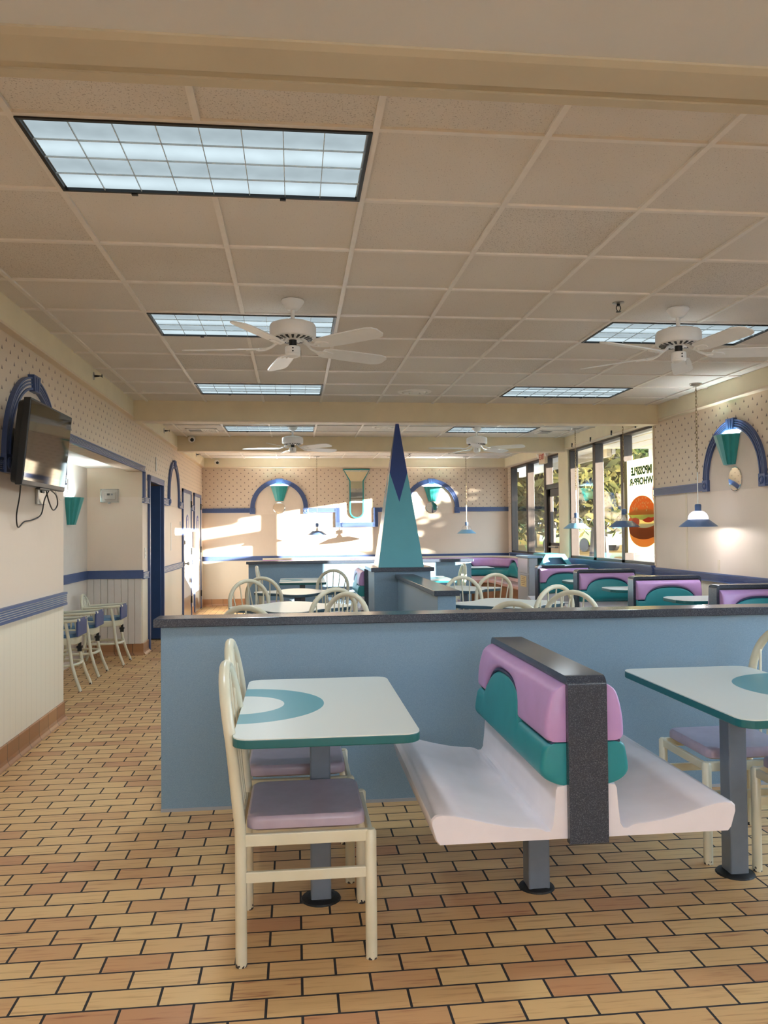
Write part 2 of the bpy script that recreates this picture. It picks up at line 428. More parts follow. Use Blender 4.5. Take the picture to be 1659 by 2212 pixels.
# ---- baseboards
def cove(mb, pts_dir, a, b, at, sgn, ax):
    prof = [(0, .0), (.034, .0), (.03, .008), (.016, .022), (.010, .04), (.010, .128), (.006, .134), (0, .134)]
    if ax == 'Y': mb.prism([(at+sgn*d, z) for d, z in prof], a, b, 'Y')
    else: mb.prism([(at+sgn*d, z) for d, z in prof], a, b, 'X')
b = MB(); cove(b, 0, Y0, 6.345, XL, 1, 'Y'); struct('baseboard_left', b, M['base'])
b = MB(); cove(b, 0, 9.53, 9.865, XL, 1, 'Y'); cove(b, 0, 11.0, 12.78, XL, 1, 'Y'); cove(b, 0, 13.86, 14.2, XL, 1, 'Y'); struct('baseboard_left', b, M['base'])
b = MB(); cove(b, 0, -2.34, XL+.01, 9.53, -1, 'X'); struct('baseboard_alcove', b, M['base'])
b = MB(); cove(b, 0, XL, XR, YB, -1, 'X'); struct('baseboard_back', b, M['base'])
b = MB(); cove(b, 0, 1.2, 12.0, XR, -1, 'Y'); cove(b, 0, 13.2, YB, XR, -1, 'Y'); struct('baseboard_right', b, M['base'])

# ---- fluted rails:  profile in (out, z) with a light stripe material in the flutes
TN = [10]
def rail(ax, at, sgn, a, b, z0, z1, th=.022, fl=4, white=False, flat=False, vert=False):
    """ax: direction the rail runs along.  at: wall plane; sgn: outward sign.  vert: a..b are z and z0..z1 the cross range"""
    mb = MB(); h = z1-z0; fl = 0 if flat else fl
    edge = h*.17
    segs = [(z0, z0+edge, th, 0)]
    if fl:
        step = (h-2*edge)/(2*fl+1)
        for i in range(2*fl+1):
            q = z0+edge+i*step
            segs.append((q, q+step, th*(.62 if i % 2 == 0 else .86), 1 if i % 2 == 0 else 0))
    else: segs.append((z0+edge, z1-edge, th*.75, 0))
    segs.append((z1-edge, z1, th, 0))
    for q0, q1, tt, mi in segs:
        mb.mi = mi if white else 0
        d0, d1 = sorted((at, at+sgn*tt))
        if vert:
            if ax == 'X': mb.box(d0, d1, q0, q1, a, b)      # on a wall of constant x, cross range along y
            else: mb.box(q0, q1, d0, d1, a, b)
        elif ax == 'Y': mb.box(d0, d1, a, b, q0, q1)
        else: mb.box(a, b, d0, d1, q0, q1)
    o = struct('trim_%d' % TN[0], mb, [M['blue'], M['flute']]); TN[0] += 1
    return o
# left wall
rail('Y', XL, 1, 2.0, 6.345, .855, .95, .028, 4, True)
rail('Y', XL, 1, 2.0, 5.0, 1.755, 1.84, .026, 4, True); rail('Y', XL, 1, 6.16, 6.34, 1.755, 1.84, .026, 4, True)
rail('Y', XL, 1, 6.30, 9.60, 2.09, 2.155, .026, 4, True)
rail('X', XL, 1, 1.74, 2.10, 9.53, 9.60, .026, 3, False, vert=True)
rail('X', XL, 1, 1.84, 2.10, 6.28, 6.34, .026, 3, False, vert=True)
rail('Y', XL, 1, 9.50, 9.84, 1.735, 1.80, .03, 4, True); rail('Y', XL, 1, 9.53, 9.85, .86, .94, .022, 3, True)
rail('Y', XL, 1, 11.0, 12.78, .855, .94, .022, 3, True); rail('Y', XL, 1, 13.86, 14.2, .855, .94, .022, 3, True)
rail('Y', XL, 1, 11.0, 11.38, 1.755, 1.85, .03, 4, True); rail('Y', XL, 1, 12.42, 12.78, 1.755, 1.85, .03, 4, True)
rail('Y', XL, 1, 13.90, 14.16, 1.755, 1.85, .03, 4, True)
# alcove (flat blue boards)
rail('Y', -2.34, 1, 6.34, 9.53, .87, .965, .018, 0, flat=True); rail('X', 9.53, -1, -2.34, XL+.012, .87, .965, .024, 0, flat=True)
# back wall
rail('X', YB, -1, XL, XR, .85, .935, .024, 3)
for a, b in ((XL, -.83), (.26, .78), (1.60, 2.10), (3.19, XR)): rail('X', YB, -1, a, b, 1.755, 1.84, .026, 3)
rail('Y', YB, -1, 1.47, 1.84, .78, .865, .026, 3, vert=True); rail('Y', YB, -1, 1.47, 1.84, 1.515, 1.60, .026, 3, vert=True)
rail('X', YB, -1, .78, 1.60, 1.47, 1.555, .027, 3)
# right wall
rail('Y', XR, -1, 2.0, 9.06, .85, .935, .026, 4); rail('Y', XR, -1, 9.06, 12.0, .84, .955, .05, 5); rail('Y', XR, -1, 13.22, 15.36, .84, .955, .05, 5)
rail('Y', XR, -1, 5.42, 6.77, 1.765, 1.85, .026, 4); rail('Y', XR, -1, 7.87, 9.03, 1.765, 1.85, .026, 4)
# ---------------------------------------------------------------- arch mouldings
def arch(label, loc, rz, zc, R=.55, white=False, group='arched wall mouldings'):
    """local: wall plane y=0, front towards -y"""
    t = thing('arch_moulding', label, 'moulding', loc, rz, group)
    mb = MB(); n = 40; rw = .085
    bands = [(0, .012, .03), (.012, .024, .02), (.024, .034, .027), (.034, .044, .02), (.044, .054, .027), (.054, .070, .02), (.070, rw, .03)]
    for bi, (q0, q1, th) in enumerate(bands):
        mb.mi = 1 if (white and bi in (1, 3, 5)) else 0
        rs = []
        for k in range(n+1):
            a = PI*k/n; ro, ri = R-q0, R-q1
            rs.append([(ri*math.cos(a), 0, zc+ri*math.sin(a)), (ro*math.cos(a), 0, zc+ro*math.sin(a)), (ro*math.cos(a), -th, zc+ro*math.sin(a)), (ri*math.cos(a), -th, zc+ri*math.sin(a))])
        mb.rings(rs)
    mb.build('arch_band', [M['blue'], M['flute']], t)
    ks = MB(); zt = zc+R+.012; zb = zc+R-rw-.012
    ks.rings([[(-.048, y, zb), (.048, y, zb), (.07, y, zt), (-.07, y, zt)] for y in (0, -.042)])
    for x in (-.022, .022): ks.rings([[(x*.8-.006, y, zb+.01), (x*.8+.006, y, zb+.01), (x+.007, y, zt-.012), (x-.007, y, zt-.012)] for y in (-.042, -.047)])
    ks.build('keystone', M['blue'], t)
    for sx in (-1, 1):
        r = MB(); x = sx*(R-rw/2)
        r.box(x-.052, x+.052, -.034, 0, zc-.115, zc+.0, .004)
        ro = r.build('corner_block', M['blue'], t)
        rr = MB(); rr.tube([(x+.03*math.cos(k*PI/10), -.036, zc-.058+.03*math.sin(k*PI/10)) for k in range(20)], .007, 6, closed=True)
        rr.cyl((x, -.030, zc-.058), (x, -.040, zc-.058), .018, 12)
        rr.build('rosette', M['blue'], ro, True)
    pn = MB(); poly = [((R-.04)*math.cos(PI*k/30), zc+(R-.04)*math.sin(PI*k/30)) for k in range(31)]+[(-(R-.04), zc-.12), (R-.04, zc-.12)]
    pn.prism(poly, -.004, 0, 'Y'); pn.build('plain_infill', M['plainwall'], t)
    return t
arch('blue arched moulding on left wall behind the television', (XL, 5.58, 0), PI/2, 1.87, .55, True)
arch('narrow looking blue arch on left wall beside the restroom doors', (XL, 11.905, 0), PI/2, 1.88, .53, True)
arch('blue arch on back wall left of the tall pyramid', (-.287, YB, 0), 0, 1.845, .545)
arch('blue arch on back wall partly behind the tall pyramid', (2.645, YB, 0), 0, 1.84, .545)
arch('blue arch on right wall over the oval looking mirror', (XR, 7.32, 0), -PI/2, 1.87, .547)

# ---------------------------------------------------------------- sconces and mirrors
def sconce_mb(wt=.33, wb=.15, h=.285, dep=.15):
    prof = [(-1, 0), (-.98, .30), (-.74, .42), (-.74, .62), (-.46, .74), (-.46, .92), (0, 1.0), (.46, .92), (.46, .74), (.74, .62), (.74, .42), (.98, .30), (1, 0)]
    mb = MB(); rs = []
    for zf in (0, .5, 1):
        ww = (wb+(wt-wb)*zf)/2; dd = dep*(.45+.55*zf)
        rs.append([(u*ww, -d*dd, zf*h) for u, d in prof])
    inner = [[(u*(wt/2-.012), -max(0, d*dep-.01), h) for u, d in prof], [(u*(wb/2), -max(0, d*dep*.5-.01), h*.25) for u, d in prof]]
    mb.rings([rs[0], rs[1], rs[2], inner[0], inner[1]], closed=True, cap=True)
    return mb
def sconce(label, loc, rz, lamp=14):
    t = thing('wall_sconce', label, 'wall lamp', loc, rz, 'teal fan shaped wall sconces')
    sconce_mb().build('fluted_shade', M['sconce'], t)
    b = MB(); b.lathe([(.0, 0), (.02, .005), (.026, .03), (.02, .06), (0, .07)], (0, -.06, .11), 12)
    b.build('bulb', M['bulb'], t, True)
    li = bpy.data.lights.new('sconce_bulb', 'POINT'); li.energy = lamp; li.color = (.93, .95, 1.0); li.shadow_soft_size = .03
    lo = bpy.data.objects.new('lamp', li); COL.objects.link(lo); lo.parent = t; lo.location = (0, -.055, .215)
    return t
M['bulb'] = emit('bulb_glow', (245, 246, 255), 2.0)
sconce('teal sconce inside the left alcove above the high chairs', (-2.34, 8.78, 1.48), PI/2, 6)
sconce('teal sconce under the back wall arch left of the pyramid', (-.282, YB-.004, 1.975), 0, 7)
sconce('teal sconce under the back wall arch partly behind the pyramid', (2.665, YB-.004, 1.95), 0, 7)
sconce('teal sconce on right wall under the nearest blue arch', (XR-.004, 7.36, 1.99), -PI/2, 4)
def roundmirror(label, loc, rz, r):
    m = MB(); m.rings([[(r*math.cos(a*PI/24), y, r*math.sin(a*PI/24)) for a in range(48)] for y in (0, -.006)]+[[((r-.008)*math.cos(a*PI/24), -.009, (r-.008)*math.sin(a*PI/24)) for a in range(48)]])
    o = m.build('round_mirror', M['mirror'], None); o.location = loc; o.rotation_euler = (0, 0, rz)
    tag(o, label, 'mirror', 'round frameless wall mirrors')
roundmirror('small round mirror below the back wall sconce left of the pyramid', (-.289, YB-.005, 1.845), 0, .112)
roundmirror('small round mirror below the sunlit sconce right of the pyramid', (2.646, YB-.005, 1.835), 0, .112)
roundmirror('round mirror on right wall under the nearest teal sconce', (XR-.005, 7.29, 1.85), -PI/2, .117)
# keyhole mirror on the back wall, hung on a stepped panel of wallpaper
struct('trim_60', MB().box(.79, 1.59, YB-.003, YB+.002, 1.50, 1.83), M['paperpanel'])
km = thing('keyhole_mirror', 'tall teal framed mirror with flared top on the back wall', 'mirror', (1.19, YB, 0))
def keyout(o):
    pts = [(-.265+o, 2.585-o), (.265-o, 2.585-o), (.138-o*.9, 2.35+o*.25)]
    r = .138-o
    for k in range(0, 17): pts.append((r*math.cos(-k*PI/16), 1.77+r*math.sin(-k*PI/16)))
    pts.append((-.138+o*.9, 2.35+o*.25)); return pts
fr = MB(); fr.rings([[(x, y, z) for x, z in keyout(o)] for o, y in ((0, 0), (0, -.03), (.024, -.03), (.024, -.012))], cap=False)
fr.build('frame', M['tealtrim'], km)
g_ = MB(); g_.prism(keyout(.022), -.014, -.002, 'Y'); g_.build('mirror_glass', M['mirror'], km)

# ---------------------------------------------------------------- doors on the left wall
def casing(n, y0, y1, z1, leaf, sign=None):
    d = MB(); d.box(XL-.01, XL+.012, y0+.055, y1-.055, .012, z1-.055, .003)
    o = struct('door_%d' % n, d, leaf)
    f = MB(); f.box(XL-.01, XL+.026, y0, y0+.055, 0, z1, .004); f.box(XL-.01, XL+.026, y1-.055, y1, 0, z1, .004); f.box(XL-.01, XL+.026, y0, y1, z1-.055, z1, .004)
    f.build('door_frame', M['blue'], o)
    return o
d2 = casing(2, 12.80, 13.84, 2.075, M['doorw']); d3 = casing(3, 14.22, 15.22, 2.075, M['doorw'])
for d, ya, yb, yk in ((d2, 12.86, 13.78, 12.96), (d3, 14.28, 15.16, 14.38)):
    k = MB(); k.box(XL+.012, XL+.016, ya+.02, yb-.02, .03, .36); k.build('kick_plate', M['chrome'], d)
    k = MB(); k.rings([[(XL+.012+dx, yk+.0+r*math.cos(a*PI/8), .905+r*math.sin(a*PI/8)) for a in range(16)] for dx, r in ((0, .035), (.012, .035), (.016, .014), (.04, .014), (.05, .026), (.068, .03), (.082, .02))])
    k.build('door_knob', M['chrome'], d, True)
    for z in (.28, 1.08, 1.86):
        k = MB(); k.box(XL+.012, XL+.034, yb-.01, yb+.035, z-.055, z+.055, .003); k.build('hinge', M['black'], d)
k = MB(); k.rings([[(XL+.012+dx, 12.97+r*math.cos(a*PI/8), 1.235+r*math.sin(a*PI/8)) for a in range(16)] for dx, r in ((0, .034), (.022, .032), (.026, .02))]); k.build('deadbolt', M['chrome'], d2, True)
def toilet_sign(label, y, z, r):
    t = thing('restroom_sign', label, 'sign', (XL+.012, y, z), PI/2, 'round blue restroom signs')
    d = MB(); d.rings([[(r*math.cos(k*PI/20), yy, r*math.sin(k*PI/20)) for k in range(40)] for yy in (0, -.005)]); d.build('disc', M['signblue'], t)
    f = MB(); s = r/.15
    f.prism([(.026*s*math.cos(k*PI/8), .088*s+.022*s*math.sin(k*PI/8)) for k in range(16)], -.0075, -.005, 'Y')
    f.prism([(-.045*s, .055*s), (.045*s, .055*s), (.03*s, -.02*s), (.02*s, -.1*s), (-.02*s, -.1*s), (-.03*s, -.02*s)], -.0075, -.005, 'Y')
    f.build('figure', M['white'], t)
toilet_sign('round blue sign with white figure on nearer restroom door', 13.345, 1.53, .15)
toilet_sign('round blue sign with white figure on farther restroom door', 14.72, 1.54, .15)
# doorway in the passage: blue frame and an open navy door leaf
fr = MB()
fr.box(XL-.2, XL+.028, 9.865, 9.915, 0, 2.075, .004); fr.box(XL-.02, XL+.028, 10.89, 10.945, 0, 2.075, .004); fr.box(XL-.02, XL+.028, 9.865, 10.945, 2.005, 2.08, .004)
d1 = struct('door_1', fr, M['blue'])
lf = MB(); lf.box(-2.56, XL-.01, 10.845, 10.89, .012, 2.0, .004); lf.build('door_leaf', M['navy'], d1)
k = MB(); k.lathe([(.028, 0), (.028, .01), (.012, .014), (.012, .04), (.026, .05), (.026, .066), (.0, .07)], (0, 0, 0), 14)
ko = k.build('door_knob', M['chrome'], d1, True); ko.location = (-2.48, 10.845, .95); ko.rotation_euler = (PI/2, 0, 0)
k = MB(); k.box(XL-.03, XL+.03, 9.84, 9.865, 2.005, 2.08); k.build('frame_return', M['blue'], d1)

# small fixtures on the left wall
t = thing('soap_dispenser', 'white wall dispenser between the two restroom doors', 'dispenser', (XL, 14.03, 1.13))
b = MB(); b.rings([[(0, -.07, z), (x, -.06, z), (x, .06, z), (0, .07, z)] for z, x in ((0, .07), (.03, .1), (.2, .11), (.275, .09))]); b.build('housing', M['white'], t)
b = MB(); b.box(.102, .112, -.025, .025, .14, .22, .003); b.build('window_slot', M['greytrash'], t)
b = MB(); b.box(.03, .09, -.03, .03, -.02, .002, .004); b.build('nozzle', M['white'], t)
t = thing('light_switch', 'cream double light switch beside the blue doorway', 'switch', (XL, 9.70, 1.155))
b = MB(); b.box(0, .006, -.04, .04, -.062, .062, .003); b.build('plate', M['white'], t)
for z in (-.025, .025):
    b = MB(); b.box(.006, .013, -.008, .008, z-.012, z+.012, .002); b.build('toggle', M['white'], t)
b = MB(); b.box(XL, XL+.012, 10.415, 10.445, 2.16, 2.34, .004)
tag(b.build('wall_bracket', M['chrome']), 'small upright metal bracket on wallpaper above the blue doorway', 'bracket')
b = MB(); b.box(XL, XL+.006, 12.59, 12.65, 1.50, 1.56, .002)
tag(b.build('small_plaque', M['greytrash']), 'tiny square grey plaque on left wall beside the nearer restroom door', 'plaque')
struct('trim_61', MB().box(XL-.002, XL+.006, 11.66, 11.70, 1.14, 1.53, .001), M['white'])
t = thing('thermostat', 'white thermostat in clear box on alcove end wall', 'thermostat', (-2.085, 9.53, 1.815))
b = MB(); b.box(-.062, .062, -.03, 0, -.042, .042, .006); b.build('body', M['white'], t)
b = MB(); b.box(-.03, .0, -.033, -.029, .004, .026); b.build('display', plain('lcd_grey', (70, 78, 74), .3), t)
b = MB(); b.box(.012, .034, -.034, -.029, .006, .024, .002); b.build('button', M['greytrash'], t)
b = MB(); b.box(-.1, .1, -.004, 0, -.078, .078, .002); b.build('back_plate', M['white'], t)
b = MB(); b.box(-.097, .097, -.062, -.058, -.074, .074); b.box(-.097, -.093, -.06, -.004, -.074, .074); b.box(.093, .097, -.06, -.004, -.074, .074); b.box(-.097, .097, -.06, -.004, .07, .074); b.box(-.097, .097, -.06, -.004, -.074, -.07)
b.build('clear_cover', M['clear'], t)
b = MB(); b.cyl((0, -.066, -.085), (0, -.03, -.085), .012, 12); b.build('lock', M['chrome'], t, True)

# ---------------------------------------------------------------- television
tv = thing('television', 'black flat television on a wall arm over the alcove corner', 'television', (-1.60, 5.24, 1.92))
tilt = .10
def tvb(x0, x1, y0, y1, z0, z1, bev=0):
    m_ = MB(); m_.box(x0, x1, y0, y1, z0, z1, bev)
    for v in m_.b.verts: v.co = Vector((v.co.x+v.co.z*tilt, v.co.y, v.co.z))
    return m_
tvb(.045, .085, -.43, .43, -.25, .25, .004).build('bezel', M['black'], tv)
tvb(.0845, .0865, -.418, .418, -.222, .238).build('screen', M['screen'], tv)
m_ = MB(); m_.rings([[(x+z*tilt, y, z) for y, z in rrect(w_, h_, .03, 3)] for x, w_, h_ in ((.045, .85, .49), (.015, .84, .47), (-.012, .70, .36), (-.02, .6, .3))]); m_.build('back_shell', M['black'], tv)
tvb(.060, .0872, -.10, .10, -.262, -.25, .003).build('sensor_bar', M['black'], tv)
m_ = MB(); m_.box(-.128, -.112, -.12, .12, -.12, .12, .003); m_.box(-.115, -.0, -.035, .035, -.05, .05, .008); m_.cyl((-.075, -.0, -.08), (-.075, 0, .08), .03, 12)
m_.build('wall_arm', M['black'], tv)
for i, pts in enumerate(([(-.02, -.20, -.235), (-.06, -.10, -.31), (-.09, -.06, -.42), (-.11, .03, -.49), (-.115, .16, -.455), (-.117, .33, -.44), (-.112, .50, -.40), (-.09, .5, -.30), (-.02, .35, -.25)],
                         [(.0, .22, -.24), (-.02, .36, -.32), (-.05, .56, -.37), (-.05, .66, -.33), (-.02, .52, -.27), (.0, .30, -.24)],
                         [(.01, .40, -.25), (-.01, .60, -.30), (.0, .72, -.24), (.02, .66, -.15)])):
    P = [Vector(q) for q in pts]; out = []
    for j in range(len(P)-1):
        p0, p1, p2, p3 = P[max(j-1, 0)], P[j], P[j+1], P[min(j+2, len(P)-1)]
        for k in range(6):
            u = k/6; out.append(.5*((2*p1)+(-p0+p2)*u+(2*p0-5*p1+4*p2-p3)*u*u+(-p0+3*p1-3*p2+p3)*u**3))
    out.append(P[-1]); m_ = MB(); m_.tube(out, .0045 if i < 2 else .0025, 7); m_.build('cable', M['black'] if i < 2 else M['white'], tv, True)
t = thing('outlet_plate', 'metal outlet box on left wall beneath the television', 'outlet', (XL, 5.75, 1.645))
b = MB(); b.box(0, .02, -.085, .085, -.058, .075, .004); b.build('plate', M['chrome'], t)
b = MB(); b.box(.02, .03, -.03, .03, .02, .06, .004); b.build('socket', M['black'], t)

# ---------------------------------------------------------------- ceiling lights
M['diff'] = diffusermat(); M['louver'] = plain('louver_grey', (190, 200, 204), .4)
def troffer_proto(label, loc):
    t = thing('ceiling_light', label, 'ceiling light', loc, 0, 'recessed fluorescent ceiling lights')
    f = MB(); a, b = .6096-.010, .3048-.010; q = .014
    for x0, x1, y0, y1 in ((-a, a, -b, -b+q), (-a, a, b-q, b), (-a, -a+q, -b, b), (a-q, a, -b, b)): f.box(x0, x1, y0, y1, -.016, 0)
    f.build('black_frame', M['black'], t)
    d = MB(); d.box(-a+.02, a-.02, -b+.02, b-.02, -.006, -.001); d.build('diffuser', M['diff'], t)
    l = MB()
    for i in range(1, 8): x = -a+.022+(2*a-.044)*i/8; l.box(x-.0014, x+.0014, -b+q, b-q, -.012, -.006)
    for i in range(1, 4): y = -b+.022+(2*b-.044)*i/4; l.box(-a+q, a-q, y-.0014, y+.0014, -.012, -.006)
    l.build('louver', M['louver'], t)
    sl = bpy.data.lights.new('fluorescent_tube', 'SPOT'); sl.energy = TUBE; sl.color = (.86, .95, 1.0); sl.spot_size = math.radians(165); sl.spot_blend = 1.0; sl.shadow_soft_size = .10
    so_ = bpy.data.objects.new('lamp', sl); COL.objects.link(so_); so_.parent = t; so_.location = (0, 0, -.12)
    for x in (-.32, .28):
        c_ = MB(); c_.box(x-.012, x+.012, b-.004, b+.012, -.02, -.004); c_.build('latch', M['black'], t)
    return t
def gx(k): return -.929+.6096*k
def gy(m): return 2.770+.6096*m
L0 = troffer_proto('nearest large ceiling light, brightly lit, upper left', (gx(1), gy(.5), CZ))
for k, m, lb in ((1, 4.5, 'ceiling light above and behind the left near fan'), (1, 8.5, 'left ceiling light just before the first beam'),
                 (6, 4.5, 'ceiling light above and behind the right near fan'), (6, 8.5, 'right ceiling light just before the first beam'),
                 (1, 13.5, 'left ceiling light between the two beams'), (6, 13.5, 'right ceiling light between the two beams')):
    dup(L0, (gx(k), gy(m), CZ), 0, lb)

# ---------------------------------------------------------------- ceiling fans
def fan_proto(label, loc, a0):
    t = thing('ceiling_fan', label, 'ceiling fan', loc, 0, 'white five blade ceiling fans')
    c = MB(); c.lathe([(.066, -.002), (.07, -.012), (.066, -.02), (.045, -.05), (.03, -.062), (.0, -.063)]); c.build('canopy', M['fan'], t, True)
    c = MB(); c.lathe([(.0, -.001), (.064, -.001), (.064, -.004), (0, -.004)]); c.build('canopy_gasket', M['black'], t, True)
    c = MB(); c.cyl((0, 0, -.058), (0, 0, -.135), .0125, 12); c.lathe([(.0125, -.12), (.018, -.122), (.018, -.134), (.0125, -.136)]); c.build('downrod', M['fan'], t, True)
    c = MB(); c.lathe([(.0, -.128), (.05, -.130), (.10, -.138), (.132, -.150), (.140, -.165), (.140, -.222), (.134, -.232), (.10, -.240), (.06, -.244), (0, -.244)], n=40); h = c.build('motor_housing', M['fan'], t, True)
    v = MB()
    for k in range(20):
        a = k*2*PI/20
        ca, sa = math.cos(a), math.sin(a)
        p = lambda r, w, z: (r*ca-w*sa, r*sa+w*ca, z)
        v.rings([[p(.075, -.005, z), p(.118, -.008, z+.006), p(.118, .008, z+.006), p(.075, .005, z)] for z in (-.246, -.238)])
    v.build('vent_slot', M['black'], h)
    c = MB(); c.cyl((0, 0, -.24), (0, 0, -.285), .024, 14); c.build('neck', M['black'], t, True)
    c = MB(); c.lathe([(.0, -.282), (.042, -.283), (.046, -.288), (.046, -.322), (.044, -.326), (.046, -.330), (.040, -.342), (.02, -.350), (0, -.352)], n=28); s = c.build('switch_housing', M['fan'], t, True)
    c = MB(); c.cyl((0, -.0475, -.30), (0, -.044, -.30), .005, 8); c.cyl((0, -.0475, -.318), (0, -.044, -.318), .005, 8); c.build('switch_hole', M['black'], s)
    c = MB(); c.cyl((.047, .0, -.305), (.049, 0, -.36), .0015, 6); c.build('pull_chain', M['chrome'], s)
    for k in range(5):
        a = math.radians(a0)+k*2*PI/5
        R = Matrix.Rotation(a, 4, 'Z')
        pitch = Matrix.Rotation(math.radians(-13), 4, 'X')
        bl = MB(); out = [(.20, .045), (.23, .058), (.40, .066), (.60, .068), (.645, .055), (.665, .030)]
        poly = out+[(x, -y) for x, y in out[::-1]]
        bl.rings([[tuple(R @ (Matrix.Translation((0, 0, -.295)) @ pitch @ Vector((x, y, z)))) for x, y in poly] for z in (-.0035, .0035)])
        b_ = bl.build('blade', M['fan'], t)
        ir = MB()
        path = [Vector((.07, 0, -.245)), Vector((.10, 0, -.262)), Vector((.13, 0, -.285)), Vector((.17, 0, -.298)), Vector((.21, 0, -.300))]
        ir.tube([R @ q for q in path], .008, 8, rad=[.009, .009, .008, .01, .012])
        ir.rings([[tuple(R @ (Matrix.Translation((0, 0, -.302)) @ pitch @ Vector((x, y, z)))) for x, y in ((.17, .012), (.215, .036), (.27, .02), (.285, 0), (.27, -.02), (.215, -.036), (.17, -.012))] for z in (-.003, .003)])
        ir.build('blade_iron', M['fan'], b_, True)
    return t
fan_proto('near white ceiling fan on the left, five blades', (-.003, 4.90, CZ), 28)
fan_proto('near white ceiling fan on the right with short pull chain', (2.43, 4.89, CZ), 133)
fan_proto('far white ceiling fan on the left beyond the first beam', (-.018, 10.80, CZ), 28)
fan_proto('far white ceiling fan right of the pyramid tip', (2.46, 10.76, CZ), 39)

# ---------------------------------------------------------------- pendant lamps
def pendant(label, x, y, zb, mat, lit, ztop=CZ):
    t = thing('pendant_lamp', label, 'pendant lamp', (x, y, zb), 0, 'cone shaded pendant lamps on chains')
    c = MB(); c.lathe([(.178, 0), (.180, .004), (.176, .008), (.095, .072), (.090, .074)], cap=False)
    c.lathe([(.176, .002), (.092, .070)], cap=False); c.build('shade', mat, t, True)
    c = MB(); c.lathe([(.094, .070), (.090, .10), (.078, .125), (.055, .145), (.034, .153)], cap=False); c.build('glass_dome', M['lampglass'] if not lit else M['litdome'], t, True)
    c = MB(); c.lathe([(.036, .150), (.036, .156), (.030, .160), (.031, .205), (.028, .216), (.008, .220), (0, .220)], n=18); c.build('socket_cap', M['shade'] if not lit else M['shade'], t, True)
    c = MB(); c.lathe([(0, .045), (.022, .05), (.030, .075), (.026, .10), (.014, .13), (.012, .155)], n=14); c.build('bulb', M['bulb'] if lit else M['white'], t, True)
    c = MB(); c.cyl((0, 0, .215), (0, 0, .53), .005, 8); c.build('stem', M['chrome'], t, True)
    ht = ztop-zb
    c = MB(); n = int((ht-.03-.53)/.034); z = .53
    for i in range(n+1):
        w_ = .0085; pts = []
        for k in range(12):
            a = k*PI/6; u = w_*math.cos(a); v = .022*math.sin(a)
            pts.append((u, 0, z+.017+v) if i % 2 else (0, u, z+.017+v))
        c.tube(pts, .0024, 5, closed=True); z += (ht-.03-.53)/(n+1)
    c.build('chain', M['brass'], t, True)
    c = MB(); c.lathe([(0, ht-.034), (.006, ht-.034), (.008, ht-.022), (.052, ht-.018), (.058, ht-.006), (.058, ht), (0, ht)], n=24); c.build('canopy', M['chrome'], t, True)
    if lit:
        li = bpy.data.lights.new('pendant_bulb', 'POINT'); li.energy = lit; li.color = (1, .97, .95); li.shadow_soft_size = .025
        lo = bpy.data.objects.new('lamp', li); COL.objects.link(lo); lo.parent = t; lo.location = (0, 0, .025)
    return t
M['brass'] = plain('antique_brass', (150, 132, 100), .35, .1, 40, metal=1)
gq = G('lit_dome'); e_ = gq.n('ShaderNodeEmission'); e_.inputs[0].default_value = rgba((238, 236, 250)); e_.inputs[1].default_value = .85
gq.l(e_.outputs[0], gq.out.inputs[0]); M['litdome'] = gq.mat
pendant('nearest pendant lamp, lit white dome, beside right wall arch', 3.865, 7.44, 1.398, M['shade'], 2)
pendant('pendant lamp with dark blue cone in front of the window poster', 3.88, 9.24, 1.405, M['shade'], 0)
pendant('pale sunlit blue pendant lamp in front of the window pane', 3.88, 10.88, 1.395, M['shade_sunlit'], 0)
pendant('pale blue pendant lamp hanging right of the pyramid', 3.225, 15.05, 1.325, M['shade_sunlit'], 0)
pendant('pendant lamp by back wall casting a cone shadow left of the pyramid', .414, 15.05, 1.325, M['shade'], 0)
pendant('pendant lamp hidden mostly behind the left side of the pyramid', 1.79, 15.1, 1.33, M['shade'], 0)

# ---------------------------------------------------------------- sprinklers, cameras, vents
def side_sprinkler(label, y, z):
    t = thing('sidewall_sprinkler', label, 'sprinkler', (FXL, y, z), 0, 'sidewall sprinkler heads')
    b = MB(); b.rings([[(dx, .034*math.cos(k*PI/10)*s_, .034*math.sin(k*PI/10)*s_) for k in range(20)] for dx, s_ in ((0, 1), (.006, .95), (.009, .5))]); b.build('escutcheon', M['chrome'], t, True)
    b = MB(); b.tube([(.005, 0, 0), (.03, 0, 0), (.05, 0, 0)], .008, 8, rad=[.011, .009, .006]); b.tube([(.03, -.012, 0), (.055, -.014, 0), (.07, 0, .0), (.055, .014, 0), (.03, .012, 0)], .0025, 6); b.build('nozzle', M['black'], t, True)
    b = MB(); b.box(.068, .072, -.014, .014, -.012, .012); b.build('deflector', M['black'], t)
side_sprinkler('sidewall sprinkler on left fascia nearest the camera', 7.04, 2.715)
side_sprinkler('sidewall sprinkler on left fascia between the two beams', 10.75, 2.712)
side_sprinkler('sidewall sprinkler on left fascia past the second beam', 14.2, 2.73)
def sprinkler(label, x, y):
    t = thing('ceiling_sprinkler', label, 'sprinkler', (x, y, CZ), 0, 'pendent sprinkler heads')
    b = MB(); b.lathe([(.036, 0), (.036, -.004), (.014, -.010), (0, -.010)], n=20); b.build('escutcheon', M['chrome'], t, True)
    b = MB(); b.cyl((0, 0, -.008), (0, 0, -.022), .010, 10); b.tube([(-.010, 0, -.02), (-.014, 0, -.035), (-.008, 0, -.052), (0, 0, -.056)], .003, 6); b.tube([(.010, 0, -.02), (.014, 0, -.035), (.008, 0, -.052), (0, 0, -.056)], .003, 6); b.build('frame', M['black'], t, True)
    b = MB(); b.lathe([(.016, -.056), (.016, -.059), (0, -.059)], n=12); b.build('deflector', M['black'], t)
